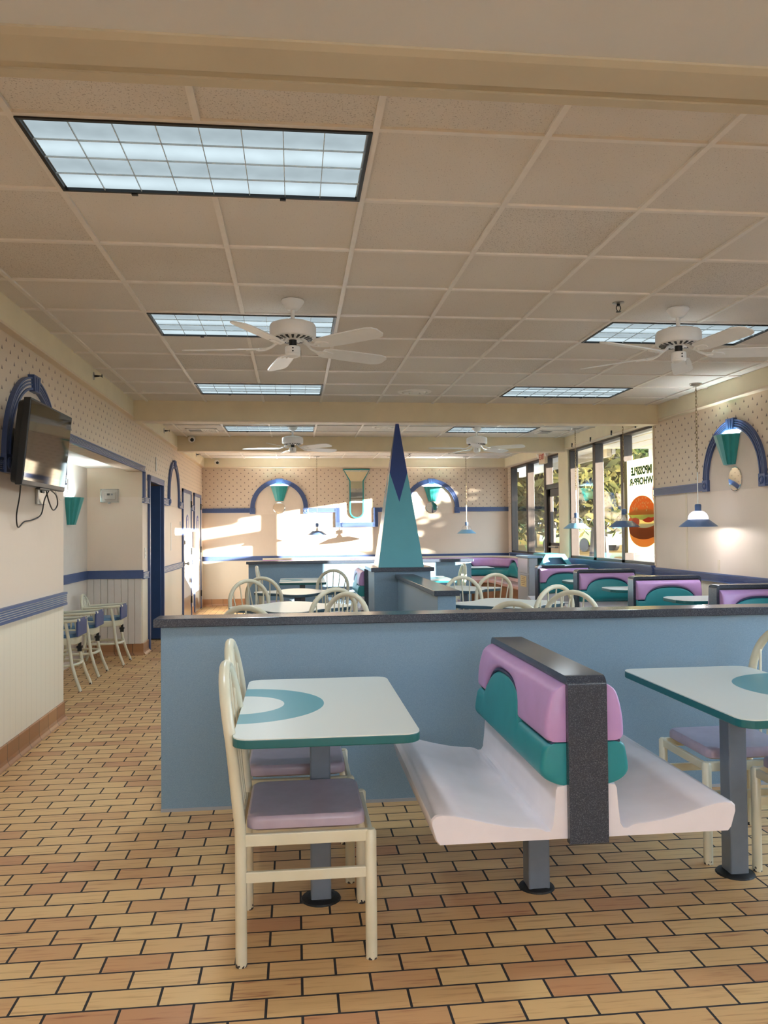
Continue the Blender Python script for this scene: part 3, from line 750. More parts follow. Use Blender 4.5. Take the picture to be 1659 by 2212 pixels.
sprinkler('dark sprinkler head in ceiling left of the right near fan', 2.0, 4.80)
sprinkler('sprinkler head in far ceiling right of the pyramid tip', 2.08, 14.55)
def camdome(label, loc):
    t = thing('security_camera', label, 'camera', loc, 0, 'white dome cameras')
    b = MB(); b.rings([[(r*math.cos(k*PI/12), -d, r*math.sin(k*PI/12)) for k in range(24)] for d, r in ((0, .048), (.02, .05), (.05, .046), (.068, .034), (.076, .012))]); b.build('shell', M['white'], t, True)
    b = MB(); b.rings([[(.012+r*math.cos(k*PI/8), -.052-d, -.012+r*math.sin(k*PI/8)) for k in range(16)] for d, r in ((0, .026), (.022, .026), (.032, .016), (.034, .0))]); b.build('lens', M['black'], t, True)
camdome('white dome camera high on the second beam, left end', (-1.47, 11.942, 2.735))
camdome('white dome camera on back fascia above the wallpaper', (-1.44, 15.482, 2.705))
def vent(label, x, y, w_, d_, half=True):
    t = thing('ceiling_vent', label, 'air vent', (x, y, CZ), 0, 'rectangular ceiling air vents')
    f = MB()
    for x0, x1, y0, y1 in ((-w_/2, w_/2, -d_/2, -d_/2+.03), (-w_/2, w_/2, d_/2-.03, d_/2), (-w_/2, -w_/2+.03, -d_/2, d_/2), (w_/2-.03, w_/2, -d_/2, d_/2)): f.box(x0, x1, y0, y1, -.012, 0, .002)
    f.build('frame', M['white'], t)
    b = MB(); b.box(-w_/2+.02, w_/2-.02, -d_/2+.02, d_/2-.02, -.003, 0); b.build('backing', M['black'], t)
    for i in range(8):
        xx = (-w_/2+.05)+(w_-.10)*i/7 if not half else .0+(w_/2-.05)*i/7
        b = MB(); b.box(xx-.008, xx+.008, -d_/2+.03, d_/2-.03, -.010, -.003); b.build('slat', M['white'], t)
vent('rectangular ceiling vent at far left between the beams', -1.24, 11.25, .42, .36)
vent('rectangular dark ceiling vent at far right near the windows', 3.66, 11.25, .42, .36)
vent('narrow ceiling vent at left past the second beam', -1.28, 13.95, .5, .2)
vent('narrow ceiling vent at right past the second beam', 3.12, 14.4, .5, .2)
def diffuser(label, x, y):
    t = thing('round_air_diffuser', label, 'air vent', (x, y, CZ), 0, 'round ceiling air diffusers')
    b = MB(); b.lathe([(.17, 0), (.17, -.006), (.145, -.014), (.13, -.010), (.13, 0)], n=36, cap=False); b.build('outer_ring', M['white'], t, True)
    b = MB(); b.lathe([(.115, -.004), (.105, -.020), (.075, -.024), (.06, -.018), (.06, -.004)], n=36, cap=False); b.build('inner_ring', M['white'], t, True)
    b = MB(); b.lathe([(.05, -.004), (.045, -.024), (.02, -.03), (0, -.03)], n=24, cap=False); b.build('cone', M['white'], t, True)
diffuser('round white air diffuser before the first beam', 1.207, 8.05)
diffuser('round white air diffuser just past the first beam', 1.206, 10.8)
# ---------------------------------------------------------------- exit sign over the right hand door
t = thing('exit_sign', 'cream exit sign with two lamp heads over the right glass door', 'sign', (FXR-.008, 12.9, 2.56))
b = MB(); b.box(-.055, -.006, -.16, .16, -.10, .10, .006); b.build('housing', M['lip'], t)
tx = text_mb('EXIT', .13); o = tx.build('lettering', M['red'], t, fix=False); o.rotation_euler = (PI/2, 0, -PI/2); o.location = (-.0575, 0, .01)
for y in (-.20, .20):
    b = MB(); b.lathe([(0, -.03), (.02, -.028), (.034, -.01), (.042, .02), (.040, .026), (0, .028)], n=16)
    o = b.build('lamp_head', M['white'], t, True); o.location = (-.04, y, .05); o.rotation_euler = (0, -1.9, 0)
    b = MB(); b.cyl((-.03, y*.75, .04), (-.03, y, .05), .008, 8); b.build('lamp_arm', M['white'], t)

# ================================================================ furniture
# ---------------------------------------------------------------- chairs
def chair_proto(label, loc, rz, group='hoop back dining chairs'):
    t = thing('dining_chair', label, 'chair', loc, rz, group)
    def sidept(s, z): return (-.208-(max(0, z-.42))*.10-max(0, z-.72)*.06, s*(.200+.006*max(0, min(1, (z-.42)/.3))), z)
    pts = [sidept(-1, z) for z in (0, .1, .2, .3, .38, .44, .5, .58, .66, .72)]
    for k in range(1, 16):
        a = PI-k*PI/16; z = .725+.2*math.sin(a); pts.append((-.238-(z-.72)*.16, .206*math.cos(a), z))
    pts += [sidept(1, z) for z in (.72, .66, .58, .5, .44, .38, .3, .2, .1, 0)]
    m_ = MB(); m_.tube(pts, .0185, 12); m_.build('back_hoop', M['enamel'], t, True)
    for s in (-1, 1):
        m_ = MB(); m_.tube([(.21, s*.2, 0), (.21, s*.2, .408), (.21, s*.2, .416)], .019, 14, rad=[.019, .019, .013]); m_.build('leg', M['enamel'], t, True)
        m_ = MB(); m_.box(-.2, .2, s*.2-.009, s*.2+.009, .378, .417, .003); m_.build('side_rail', M['enamel'], t)
        m_ = MB(); m_.box(-.2, .2, s*.2-.008, s*.2+.008, .262, .297, .003); m_.build('stretcher', M['enamel'], t)
    m_ = MB(); m_.box(.202, .218, -.19, .19, .378, .412, .003); m_.build('front_rail', M['enamel'], t)
    m_ = MB(); m_.box(-.218, -.202, -.19, .19, .385, .43, .003); m_.build('rear_rail', M['enamel'], t)
    m_ = MB(); rs = []
    for sc, z in ((.94, .416), (1, .424), (1, .446), (.985, .456), (.95, .462), (.8, .461), (.5, .457), (.2, .455)):
        rs.append([(x*sc+.002, y*sc, z+(.004*(1 if abs(x) > .15 else 0))) for x, y in rrect(.385, .385, .035, 4)])
    m_.rings(rs); m_.build('seat', M['lilac'], t, True)
    for yb, yt in ((-.105, -.168), (-.052, -.088), (0, 0), (.052, .088), (.105, .168)):
        zt = .725+.2*math.sqrt(1-(yt/.206)**2)
        m_ = MB(); m_.tube([(-.212, yb, .42), (-.238-(zt-.72)*.16, yt, zt-.006)], .0062, 8); m_.build('spindle', M['enamel'], t, True)
    return t
C0 = chair_proto('nearest cream hoop back chair with lilac seat, seen side on', (.03, 2.862, 0), 0)
def chair_at(label, x, y, rz): dup(C0, (x, y, 0), rz, label)
chair_at('cream chair behind the nearest one at the same left table', .0, 3.44, 0)
chair_at('cream chair at the right table by the blue half wall', 1.90, 3.42, PI)
chair_at('cream chair cut by right edge of the photo, nearest right', 2.06, 2.93, PI)
def by_apex(label, ax, ay, tx_, ty_):
    d = Vector((tx_-ax, ty_-ay)).normalized(); c_ = Vector((ax, ay))+d*.27
    chair_at(label, c_.x, c_.y, math.atan2(d.y, d.x))
by_apex('cream chair just behind the half wall at left, nearest of the left dining group', -.30, 5.04, .0, 5.7)
by_apex('cream chair with its back toward the nearer left diamond table, beside the half wall', .39, 5.98, .12, 5.70)
by_apex('cream chair tucked at the front right side of the nearer left diamond table', .318, 6.47, .0, 7.1)
by_apex('cream chair at the back left side of the nearer left diamond table', -.445, 7.82, -.05, 7.2)
by_apex('cream chair at the front left side of the farther left diamond table', -.325, 8.22, .05, 8.85)
by_apex('cream chair at the back right side of the farther left diamond table', .455, 9.62, .05, 8.95)
by_apex('cream chair seen edge on before the left end of the far half wall', -.50, 10.86, .3, 10.86)
by_apex('cream chair just behind the half wall, right of the low partition', 1.36, 4.97, 1.72, 5.45)
by_apex('cream chair with back toward the nearer right diamond table', 2.02, 5.77, 1.75, 5.45)
by_apex('cream chair tucked at the front right of the nearer right diamond table', 2.10, 6.38, 1.82, 6.95)
by_apex('cream chair at the back left of the nearer right diamond table', 1.62, 7.82, 1.85, 7.15)
by_apex('cream chair at the front right of the farther right diamond table', 2.06, 8.23, 1.88, 8.85)
by_apex('cream chair seen edge on before the pale sunlit end of the far half wall', 2.27, 10.80, 1.8, 10.80)

# ---------------------------------------------------------------- tables
def table(label, loc, poly, top, edge, leg=(0, 0), rz=0, group='laminate topped pedestal tables', z=.74, wallarm=False):
    t = thing('dining_table', label, 'table', loc, rz, group)
    def sc(o):
        out = []
        for x, y in poly:
            r = math.hypot(x, y); out.append((x*(r-o)/r, y*(r-o)/r))
        return out
    m_ = MB(); m_.rings([[(x, y, q) for x, y in sc(o)] for q, o in ((z-.004, .0012), (z-.0006, .0016), (z, .003))]); m_.build('tabletop', top, t)
    m_ = MB(); m_.rings([[(x, y, q) for x, y in sc(o)] for q, o in ((z-.032, .006), (z-.030, .001), (z-.027, 0), (z-.006, 0), (z-.0038, .001))]); m_.build('edge_band', edge, t)
    m_ = MB(); lx, ly = leg
    m_.box(lx-.038, lx+.038, ly-.038, ly+.038, .004, z-.035, .006); m_.build('pedestal', M['postblue'], t)
    m_ = MB(); m_.box(lx-.15, lx+.15, ly-.05, ly+.05, z-.045, z-.030, .004); m_.build('top_bracket', M['postblue'], t)
    m_ = MB(); m_.lathe([(0, .012), (.05, .012), (.072, .006), (.076, 0), (0, 0)], (lx, ly, 0), 24); m_.build('floor_flange', M['flange'], t)
    return t
topL = tabletopmat('table_top_left', -.30, .157, .306); topR = tabletopmat('table_top_right', .30, .157, .306)
R6 = rrect(.60, 1.03, .055, 6)
table('nearest table with teal half ring at its left edge', (.10, 3.09, 0), R6, topL, M['tedge'], (-.01, .02))
table('white table with teal half ring at right edge of the photo', (1.79, 3.10, 0), R6, topR, M['tedge'], (-.04, .02))
table('farther booth table against the far half wall, left of the pyramid', (.10, 10.9, 0), R6, topL, M['tedge'], (0, 0))
table('bright booth table against the far half wall, right of the pyramid', (1.79, 10.9, 0), R6, topR, M['tedge'], (0, 0))
def diamond(r): return [((r-.075+.075*math.cos(4*a))*math.cos(a), (r-.075+.075*math.cos(4*a))*math.sin(a)) for a in [k*2*PI/72 for k in range(72)]]
topD = tabletopmat('table_top_diamond', .0, .0, .0)
table('nearer wavy diamond table in the left dining group', (-.035, 7.10, 0), diamond(.53), topD, M['dedge'])
table('farther wavy diamond table in the left dining group', (.03, 8.87, 0), diamond(.47), topD, M['dedge'])
table('nearer wavy diamond table right of the low partition', (1.88, 7.06, 0), diamond(.51), topD, M['dedge'])
table('farther wavy diamond table right of the pyramid block', (1.88, 8.95, 0), diamond(.43), topD, M['dedge'])
table('small teal edged table at the curved corner bench', (3.02, 13.95, 0), rrect(.78, .6, .05), topD, M['tedge'])

# ---------------------------------------------------------------- double booths
def booth(label, loc, rz, L=1.0, group='pink and teal double booths', hump=.26, topz=.903, hc=.10):
    t = thing('booth_bench', label, 'bench', loc, rz, group); dz = topz-.903
    prof = [(.066, .372), (.492, .372), (.503, .385), (.518, .44), (.517, .456), (.505, .467), (.485, .471), (.45, .468), (.40, .456), (.34, .440), (.27, .425), (.21, .417), (.175, .415), (.155, .411), (.138, .402), (.124, .403), (.114, .42), (.108, .47), (.103, .535), (.098, .546), (.066, .55)]
    for s in (-1, 1):
        m_ = MB(); n = len(prof)
        rs = []
        for y, sh in ((-L/2, .004), (-L/2+.006, 0), (L/2-.006, 0), (L/2, .004)):
            rs.append([(s*(x-(sh if x > .3 else 0)), y, z-(sh if z > .4 else -sh*.3)) for x, z in prof])
        m_.rings(rs); m_.build('seat', M['seatwhite'], t, True)
        nj, ni = 72, 20
        def bnd(y):
            q = abs(y-hc)/hump
            return .685+(.130*(1-q**2.6)**.60 if q < 1 else 0)
        def thick(z): return .090-.050*(max(0, z-.545)/.33)**1.3
        for nm, mt in (('lower_cushion', M['teal']), ('upper_cushion', M['pink'])):
            lowr = nm[0] == 'l'; rows = []
            for j in range(nj+1):
                u_ = 2*j/nj-1; y = (L/2-.002)*math.copysign(1-(1-abs(u_))**1.6, u_); bz = bnd(y)
                z0, z1 = (.545, bz-.002) if lowr else (bz+.002, .874)
                dend = L/2-.002-abs(y); ey = math.sqrt(max(0, 1-max(0, 1-dend/.022)**2))
                row = []
                for i in range(ni+1):
                    v = .5-.5*math.cos(PI*i/ni); z = z0+(z1-z0)*v
                    dj = (z1-z) if lowr else (z-z0); do = (z-z0) if lowr else (z1-z)
                    seam = math.sqrt(max(0, 1-max(0, 1-dj/.020)**2))*.34+.66
                    ro = .05 if lowr else .035
                    outer = math.sqrt(max(0, 1-max(0, 1-do/ro)**2))
                    tt = thick(z)*seam*outer*(.78+.22*ey)+(.010 if not lowr else .004)*math.sin(PI*v)
                    row.append((s*(.062+tt), y, z))
                rows.append(row)
            m_ = MB()
            back = lambda row: [(s*.058, row[0][1], p[2]) for p in row]
            m_.rings([row+back(row)[::-1] for row in rows]); m_.build(nm, mt, t, True)
        m_ = MB(); m_.tube([(s*(.112 if L > .8 else .112), (-L/2+.004)+(L-.008)*j/nj, bnd((-L/2+.004)+(L-.008)*j/nj)) for j in range(nj+1)], .0075, 6); m_.build('piping', M['pipe'], t, True)
    m_ = MB(); y0, y1 = -L/2-.022, L/2+.022; r = .035; tt = .028
    def path(o):
        rr = r-o; P = [(y0+o, .362)]
        P += [(y0+o+rr-rr*math.cos(k*PI/12), topz-o-rr+rr*math.sin(k*PI/12)) for k in range(7)]
        P += [(y1-o-rr+rr*math.sin(k*PI/12), topz-o-rr+rr*math.cos(k*PI/12)) for k in range(7)]
        return P+[(y1-o, .362)]
    po = path(0); pi_ = path(tt)
    m_.rings([[(-.066, a[0], a[1]), (.066, a[0], a[1]), (.066, b_[0], b_[1]), (-.066, b_[0], b_[1])] for a, b_ in zip(po, pi_)])
    m_.build('frame_band', M['capgrey'], t, True)
    m_ = MB(); m_.box(-.058, .058, -L/2, L/2, .372, topz-.025); m_.build('back_core', M['black'], t)
    m_ = MB(); m_.box(-.066, .018, -.042, .042, .004, .373, .007); m_.build('pedestal', M['postblue'], t)
    m_ = MB(); m_.lathe([(0, .012), (.05, .012), (.066, .006), (.07, 0), (0, 0)], (-.024, 0, 0), 24); m_.build('floor_flange', M['flange'], t)
    return t
B0 = booth('nearest double booth with white seats and pink and teal cushions', (.948, 3.10, 0), 0)
dup(B0, (.95, 10.9, 0), 0, 'far double booth mostly behind the pyramid block')
B1 = booth('booth by right wall nearest the camera, cut by right edge of the photo', (3.80, 6.42, 0), PI/2, .66, topz=.915, hc=0)
B1.rotation_euler = (0, 0, -PI/2+PI)
for x, y, lb in ((3.66, 7.75, 'second booth from the camera along the right wall, below the window poster'), (3.60, 9.18, 'third booth from the camera along the right windows'), (3.53, 10.48, 'farthest right side booth beside the trash bins')):
    dup(B1, (x, y, 0), PI/2, lb)
def wtable(label, y, x0):
    w_ = 4.12-x0
    poly = [(x0+.10, -.26), (4.12, -.26), (4.12, .26), (x0+.10, .26), (x0+.03, .20), (x0, .12), (x0, -.12), (x0+.03, -.20)]
    cx = (x0+4.12)/2
    table(label, (cx, y, 0), [(x-cx, q) for x, q in poly][::1], topD, M['tedge'], (.10, 0))
wtable('booth table between the two nearest right wall booths', 7.14, 3.42)
wtable('booth table between the second and third right side booths', 8.52, 3.36)
wtable('booth table beside the farthest right side booth', 9.86, 3.36)

# ---------------------------------------------------------------- half walls and the pyramid
def halfwall(label, x0, x1, y0, y1, zt, body, ov=.032, rz=0):
    t = thing('half_wall', label, 'partition', ((x0+x1)/2, (y0+y1)/2, 0), rz, 'low laminate partitions')
    cx, cy = (x0+x1)/2, (y0+y1)/2
    m_ = MB(); m_.box(x0-cx, x1-cx, y0-cy, y1-cy, .012, zt-.04, .002); m_.build('body', body, t)
    m_ = MB(); m_.box(x0-cx-ov, x1-cx+ov, y0-cy-ov, y1-cy+ov, zt-.042, zt, .004); m_.build('cap', M['capgrey'], t)
    m_ = MB(); m_.box(x0-cx-.002, x1-cx+.002, y0-cy-.004, y1-cy+.004, 0, .016); m_.build('floor_strip', M['greytrash'], t)
    return t
halfwall('long pale blue half wall with dark cap in the foreground', -.667, 3.15, 4.16, 4.288, .958, M['halfblue'])
halfwall('far grey green half wall behind the booths at both sides of the pyramid', -.67, 2.63, 11.97, 12.10, .96, M['halfblue'])
halfwall('low partition running from the pyramid block toward the camera', 1.075, 1.215, 6.09, 8.46, .93, M['halfblue'], .028)
pt = thing('pyramid_obelisk', 'tall teal and navy pyramid on a blue laminate block', 'pyramid', (1.128, 8.845, 0))
m_ = MB(); m_.box(-.30, .30, -.345, .335, 0, .96, .003); m_.build('block', M['halfblue'], pt)
m_ = MB(); m_.box(-.335, .335, -.38, .37, .958, 1.0, .004); m_.build('block_cap', M['capgrey'], pt)
m_ = MB(); hb, ht_, zb, zt = .245, .017, 1.0, 2.566
def hw(z): return hb+(ht_-hb)*(z-zb)/(zt-zb)
zs, zv = 2.02, 1.70
for k in range(4):
    Rk = Matrix.Rotation(k*PI/2, 3, 'Z')
    Q = lambda x, z: tuple(Rk @ Vector((x, -hw(z), z)))
    v = [m_.b.verts.new(q) for q in (Q(-hb, zb), Q(hb, zb), Q(hw(zs), zs), Q(0, zv), Q(-hw(zs), zs), Q(ht_, zt), Q(-ht_, zt))]
    f = m_.b.faces.new((v[0], v[1], v[2], v[3], v[4])); f.material_index = 0
    f = m_.b.faces.new((v[4], v[3], v[2], v[5], v[6])); f.material_index = 1
bmesh.ops.remove_doubles(m_.b, verts=m_.b.verts[:], dist=1e-5)
bmesh.ops.holes_fill(m_.b, edges=m_.b.edges[:], sides=4)
m_.build('pyramid', [M['pyrteal'], M['pyrnavy']], pt)

# ---------------------------------------------------------------- curved corner bench
bq = thing('corner_banquette', 'long pink and teal bench curving through the far right corner', 'bench', (2.0, 15.5, 0))
stn = []
def addst(x, y, nx, ny, s): stn.append((x-2.0, y-15.5, nx, ny, s))
sacc = 0
for i in range(61): addst(-.60+4.0*i/60, 15.5, 0, -1, 4.0*i/60)
for i in range(1, 25):
    a = PI/2-i*PI/48; addst(3.4+.7*math.cos(a), 14.8+.7*math.sin(a), -math.cos(a), -math.sin(a), 4.0+.7*PI/2*i/24)
for i in range(1, 31): addst(4.1, 14.8-1.9*i/30, -1, 0, 4.0+.7*PI/2+1.9*i/30)
HU = (1.0, 2.4, 3.75, 5.25)
def bb(s):
    for c_ in HU:
        q = abs(s-c_)/.27
        if q < 1: return .675+.14*(1-q**2.4)**.62
    return .675
def sweep(nm, prof, mat, smooth=True):
    m_ = MB(); m_.rings([[(x+nx*d, y+ny*d, z) for d, z in prof(s)] for x, y, nx, ny, s in stn]); m_.build(nm, mat, bq, smooth)
def cush(z0, z1, T_):
    pr = [(T_*(1-abs(2*k/10-1)**4)**.5, z0+(z1-z0)*k/10) for k in range(11)]
    return [(.0, z0)]+[(max(d, .002)+.03, z) for d, z in pr]+[(.0, z1)]
sweep('upper_cushion', lambda s: cush(bb(s)+.006, .865, .075), M['pink'])
sweep('lower_cushion', lambda s: cush(.50, bb(s)-.006, .09), M['teal'])
sweep('piping', lambda s: [(.03, bb(s)-.006), (.062, bb(s)-.006), (.062, bb(s)+.006), (.03, bb(s)+.006)], M['pipe'], False)
sweep('seat', lambda s: [(0, .39), (.44, .39), (.47, .41), (.475, .45), (.45, .465), (.36, .458), (.24, .45), (.14, .452), (.10, .50), (.0, .50)], plain('bench_rose', (216, 176, 172), .3, .06, 8))
sweep('base', lambda s: [(0, .0), (.36, .0), (.36, .39), (0, .39)], M['woodbase'], False)
sweep('cap', lambda s: [(0, .862), (.07, .862), (.07, .895), (0, .895)], M['creamlam'], False)

# ---------------------------------------------------------------- trash bins
bn = thing('trash_bin', 'grey trash bin with teal hood at the end of the booths', 'bin', (3.68, 11.70, 0))
m_ = MB(); m_.box(-.33, .35, -.30, .30, .03, .84, .006); m_.build('cabinet', M['greytrash'], bn)
m_ = MB(); m_.box(-.33, -.20, -.29, .30, .84, .975, .006); m_.build('side_cabinet', M['greytrash'], bn)
m_ = MB(); m_.box(-.35, -.13, -.31, .32, .975, 1.005, .006); m_.build('counter_top', M['binblue'], bn)
m_ = MB(); m_.box(-.338, -.328, -.25, .24, .755, .965, .004); m_.build('swing_door', M['chrome'], bn)
m_ = MB(); m_.box(-.336, -.328, -.27, .27, .06, .735, .004); m_.build('door_panel', M['greytrash'], bn)
m_ = MB(); m_.box(-.3395, -.335, -.18, .12, .55, .71); m_.build('notice_sticker', M['sticker'], bn)
m_ = MB()
for z, w_ in ((.69, .2), (.665, .16), (.635, .22), (.61, .2), (.58, .12)): m_.box(-.3402, -.339, -w_/2-.03, w_/2-.03, z-.005, z+.003)
m_.build('notice_lines', M['woodbase'], bn)
m_ = MB()
outer = [(-.20, .0), (-.08, .19), (.20, .19), (.33, .0)]; inner = [(-.11, .03), (-.035, .14), (.155, .14), (.24, .03)]; d0, d1 = -.31, .28
vo = [[m_.b.verts.new((x, y, .842+z)) for x, z in outer] for y in (d0, d1)]; vi = [[m_.b.verts.new((x, y, .842+z)) for x, z in inner] for y in (d0, d0+.10)]
for i in range(4):
    j = (i+1) % 4
    m_.b.faces.new((vo[0][i], vo[0][j], vi[0][j], vi[0][i])); m_.b.faces.new((vo[0][i], vo[0][j], vo[1][j], vo[1][i])); m_.b.faces.new((vi[0][i], vi[0][j], vi[1][j], vi[1][i]))
m_.b.faces.new(vo[1]); m_.b.faces.new(vi[1])
m_.build('hood', M['hood'], bn)
m_ = MB(); m_.rings([[(x, y, .842+z) for x, z in ((-.105, .033), (-.034, .137), (.153, .137), (.235, .033))] for y in (-.222, -.213)]); m_.build('flap', plain('flap_slate', (92, 118, 146), .4), bn)

# ---------------------------------------------------------------- high chairs
def highchair_proto(label, loc):
    t = thing('high_chair', label, 'high chair', loc, 0, 'cream high chairs with blue seats')
    def seg(s): return [(.235, s*.185, 0), (.19, s*.175, .12), (.155, s*.165, .24), (.14, s*.16, .34), (.125, s*.158, .46), (.10, s*.158, .60)]
    for s in (-1, 1):
        m_ = MB(); m_.tube(seg(s), .0145, 10); m_.build('leg', M['enamel'], t, True)
        m_ = MB(); m_.tube([(-.235, s*.175, 0), (-.19, s*.165, .12), (-.165, s*.155, .24), (-.16, s*.15, .44)], .0145, 10); m_.build('leg', M['enamel'], t, True)
        m_ = MB(); m_.tube([(-.185, s*.15, .60), (-.05, s*.165, .605), (.10, s*.165, .612), (.19, s*.15, .618), (.20, s*.10, .618)], .014, 10); m_.build('arm', M['enamel'], t, True)
        m_ = MB(); m_.tube([(-.03, s*.155, .47), (-.03, s*.165, .60)], .008, 8); m_.build('arm_post', M['enamel'], t, True)
    m_ = MB(); m_.box(.188, .206, -.155, .155, .475, .63, .007); m_.build('front_guard', M['backblue'], t)
    hp = [(-.165, -.15, .44)]+[(-.175-.04*math.sin(k*PI/14)-.01, -.15*math.cos(k*PI/14), .56+.17*math.sin(k*PI/14)) for k in range(15)]+[(-.165, .15, .44)]
    m_ = MB(); m_.tube(hp, .0145, 10); m_.build('back_hoop', M['enamel'], t, True)
    for yb, yt in ((-.06, -.10), (-.03, -.045), (0, 0), (.03, .045), (.06, .10)):
        m_ = MB(); m_.tube([(-.165, yb, .46), (-.185-.04*math.sqrt(1-(yt/.15)**2), yt, .56+.17*math.sqrt(1-(yt/.15)**2))], .006, 8); m_.build('spindle', M['enamel'], t, True)
    def rd(sx, sy, z): return [(sx*math.copysign(abs(math.cos(k*PI/16))**.7, math.cos(k*PI/16)), sy*math.copysign(abs(math.sin(k*PI/16))**.7, math.sin(k*PI/16)), z) for k in range(32)]
    m_ = MB(); m_.rings([rd(.185, .17, .405), rd(.19, .175, .412), rd(.19, .175, .462), rd(.185, .17, .466)]); m_.build('seat_frame', M['enamel'], t, True)
    m_ = MB(); m_.rings([rd(.175, .16, .466), rd(.18, .165, .478), rd(.165, .15, .496), rd(.1, .09, .500), rd(.03, .03, .500)]); m_.build('seat', M['seatblue'], t, True)
    m_ = MB(); m_.tube([(x*1.0+.0, y, .225) for x, y, z in rd(.185, .175, 0)], .013, 9, closed=True); m_.build('foot_ring', M['enamel'], t, True)
    m_ = MB(); m_.box(.19, .20, -.11, -.08, .50, .61); m_.build('strap', M['strap'], t)
    m_ = MB(); m_.rings([[(x, y, z) for x, y in ((.165, -.02), (.20, -.02), (.20, .005), (.165, .005))] for z in (.33, .36)]+[[(x, y, .36) for x, y in ((.16, -.03), (.205, -.03), (.205, .012), (.16, .012))], [(x, y, .38) for x, y in ((.16, -.03), (.205, -.03), (.205, .012), (.16, .012))]]+[[(x, y, z) for x, y in ((.172, -.02), (.195, -.02), (.195, .005), (.172, .005))] for z in (.38, .41)]); m_.build('buckle', M['strap'], t)
    return t
HC = highchair_proto('high chair nearest the alcove end wall, farthest of the three', (-2.03, 9.0, 0))
dup(HC, (-2.12, 8.30, 0), 0, 'middle one of the three cream high chairs in the alcove')
dup(HC, (-2.11, 7.59, 0), 0, 'nearest of the three high chairs, half hidden by the wall corner')

# ================================================================ windows on the right wall
GX = XR+.06
def window(n, y0, y1, z0=.955, z1=2.60):
    f = MB(); m_ = .05
    for a, b, c_, d in ((y0, y0+m_, z0, z1), (y1-m_, y1, z0, z1), (y0, y1, z0, z0+.035), (y0, y1, z1-.03, z1)): f.box(XR+.005, XR+.125, a, b, c_, d, .002)
    o = struct('window_%d' % n, f, M['bronze'])
    g2 = MB(); g2.box(GX, GX+.006, y0+m_, y1-m_, z0+.035, z1-.03); g2.build('pane', M['glass'], o)
    return o
for n, a, b in ((1, 9.04, 9.995), (2, 9.97, 10.975), (3, 10.95, 12.0)): pass
window(1, 9.02, 9.99); window(2, 9.99, 10.97); window(3, 10.97, 11.99)
window(6, 1.6, 2.87, z1=2.5); window(7, 2.87, 4.13, z1=2.5); window(8, 4.13, 5.4, z1=2.5)  # unseen windows, added to bring daylight into the middle of the room
window(4, 13.22, 14.27); window(5, 14.27, 15.37)
f = MB()
for a, b, c_, d in ((12.44, 12.50, 0, 2.6), (13.15, 13.22, 0, 2.6), (12.44, 13.22, 2.05, 2.13), (12.44, 13.22, 2.57, 2.6)): f.box(XR+.005, XR+.125, a, b, c_, d, .002)
for a, b, c_, d in ((12.50, 12.60, .02, 2.05), (13.05, 13.15, .02, 2.05), (12.5, 13.15, 1.93, 2.05), (12.5, 13.15, .02, 1.17)): f.box(XR+.04, XR+.085, a, b, c_, d, .002)
d4 = struct('door_4', f, M['bronze'])
g2 = MB(); g2.box(GX, GX+.006, 12.60, 13.05, 1.17, 1.93); g2.box(GX, GX+.006, 12.5, 13.15, 2.13, 2.57); g2.build('pane', M['glass'], d4)
m_ = MB(); m_.box(XR+.034, XR+.042, 12.62, 13.03, .1, 1.12); m_.build('lower_panel', M['lip'], d4)
m_ = MB(); m_.tube([(XR+.04, 12.66, 1.10), (XR-.01, 12.66, 1.10), (XR-.01, 13.0, 1.10), (XR+.04, 13.0, 1.10)], .012, 8); m_.build('push_bar', M['chrome'], d4, True)
# small black blind brackets along the window head
for i, y in enumerate((9.35, 10.1, 10.85, 11.6)):
    m_ = MB(); m_.box(FXR-.012, FXR, y-.014, y+.014, 2.60, 2.66, .002)
    tag(m_.build('blind_bracket', M['black']), ('small black bracket on the window head, %s' % ('nearest the first beam', 'second from the first beam', 'third from the first beam', 'beside the cream column')[i]), 'bracket', 'black brackets along the window head')

# ---------------------------------------------------------------- poster in the window (read from outside)
def paper(name, c, k=.30):
    gp = G(name); d_ = gp.n('ShaderNodeBsdfDiffuse'); tr_ = gp.n('ShaderNodeBsdfTranslucent'); mx = gp.n('ShaderNodeMixShader')
    pp = gp.noise(gp.pos(), 30, 3); cc = gp.mix(gp.m('MULTIPLY', pp, .25), rgba(c), tuple(v*.8 for v in lin(c))+(1,))
    gp.l(cc, d_.inputs[0]); gp.l(cc, tr_.inputs[0]); mx.inputs[0].default_value = k
    gp.l(d_.outputs[0], mx.inputs[1]); gp.l(tr_.outputs[0], mx.inputs[2]); gp.l(mx.outputs[0], gp.out.inputs[0]); return gp.mat
po = thing('window_poster', 'large pale poster with burger and mirrored green lettering in the window', 'poster', (GX-.012, 9.51, 1.665))
def flat(nm, poly, lay, mat, x=0):
    m_ = MB(); m_.prism(poly, -.0006*lay-.0005, -.0006*lay, 'X'); m_.build(nm, mat, po)
flat('sheet', [(y, z) for y, z in rrect(.93, 1.165, .05, 5)], 0, paper('poster_cream', (252, 250, 226)))
def ell(cy, cz, a, b, a0=0, a1=2*PI, n=40): return [(cy+a*math.cos(a0+(a1-a0)*k/n), cz+b*math.sin(a0+(a1-a0)*k/n)) for k in range(n+1)][:(n if abs(a1-a0-2*PI) < 1e-6 else n+1)]
bun = paper('print_bun', (236, 150, 76)); 
flat('print_lower_bun', ell(-.03, -.335, .40, .17, PI, 2*PI)+[(.37, -.28), (-.43, -.28)], 1, paper('print_base_bun', (240, 180, 96)))
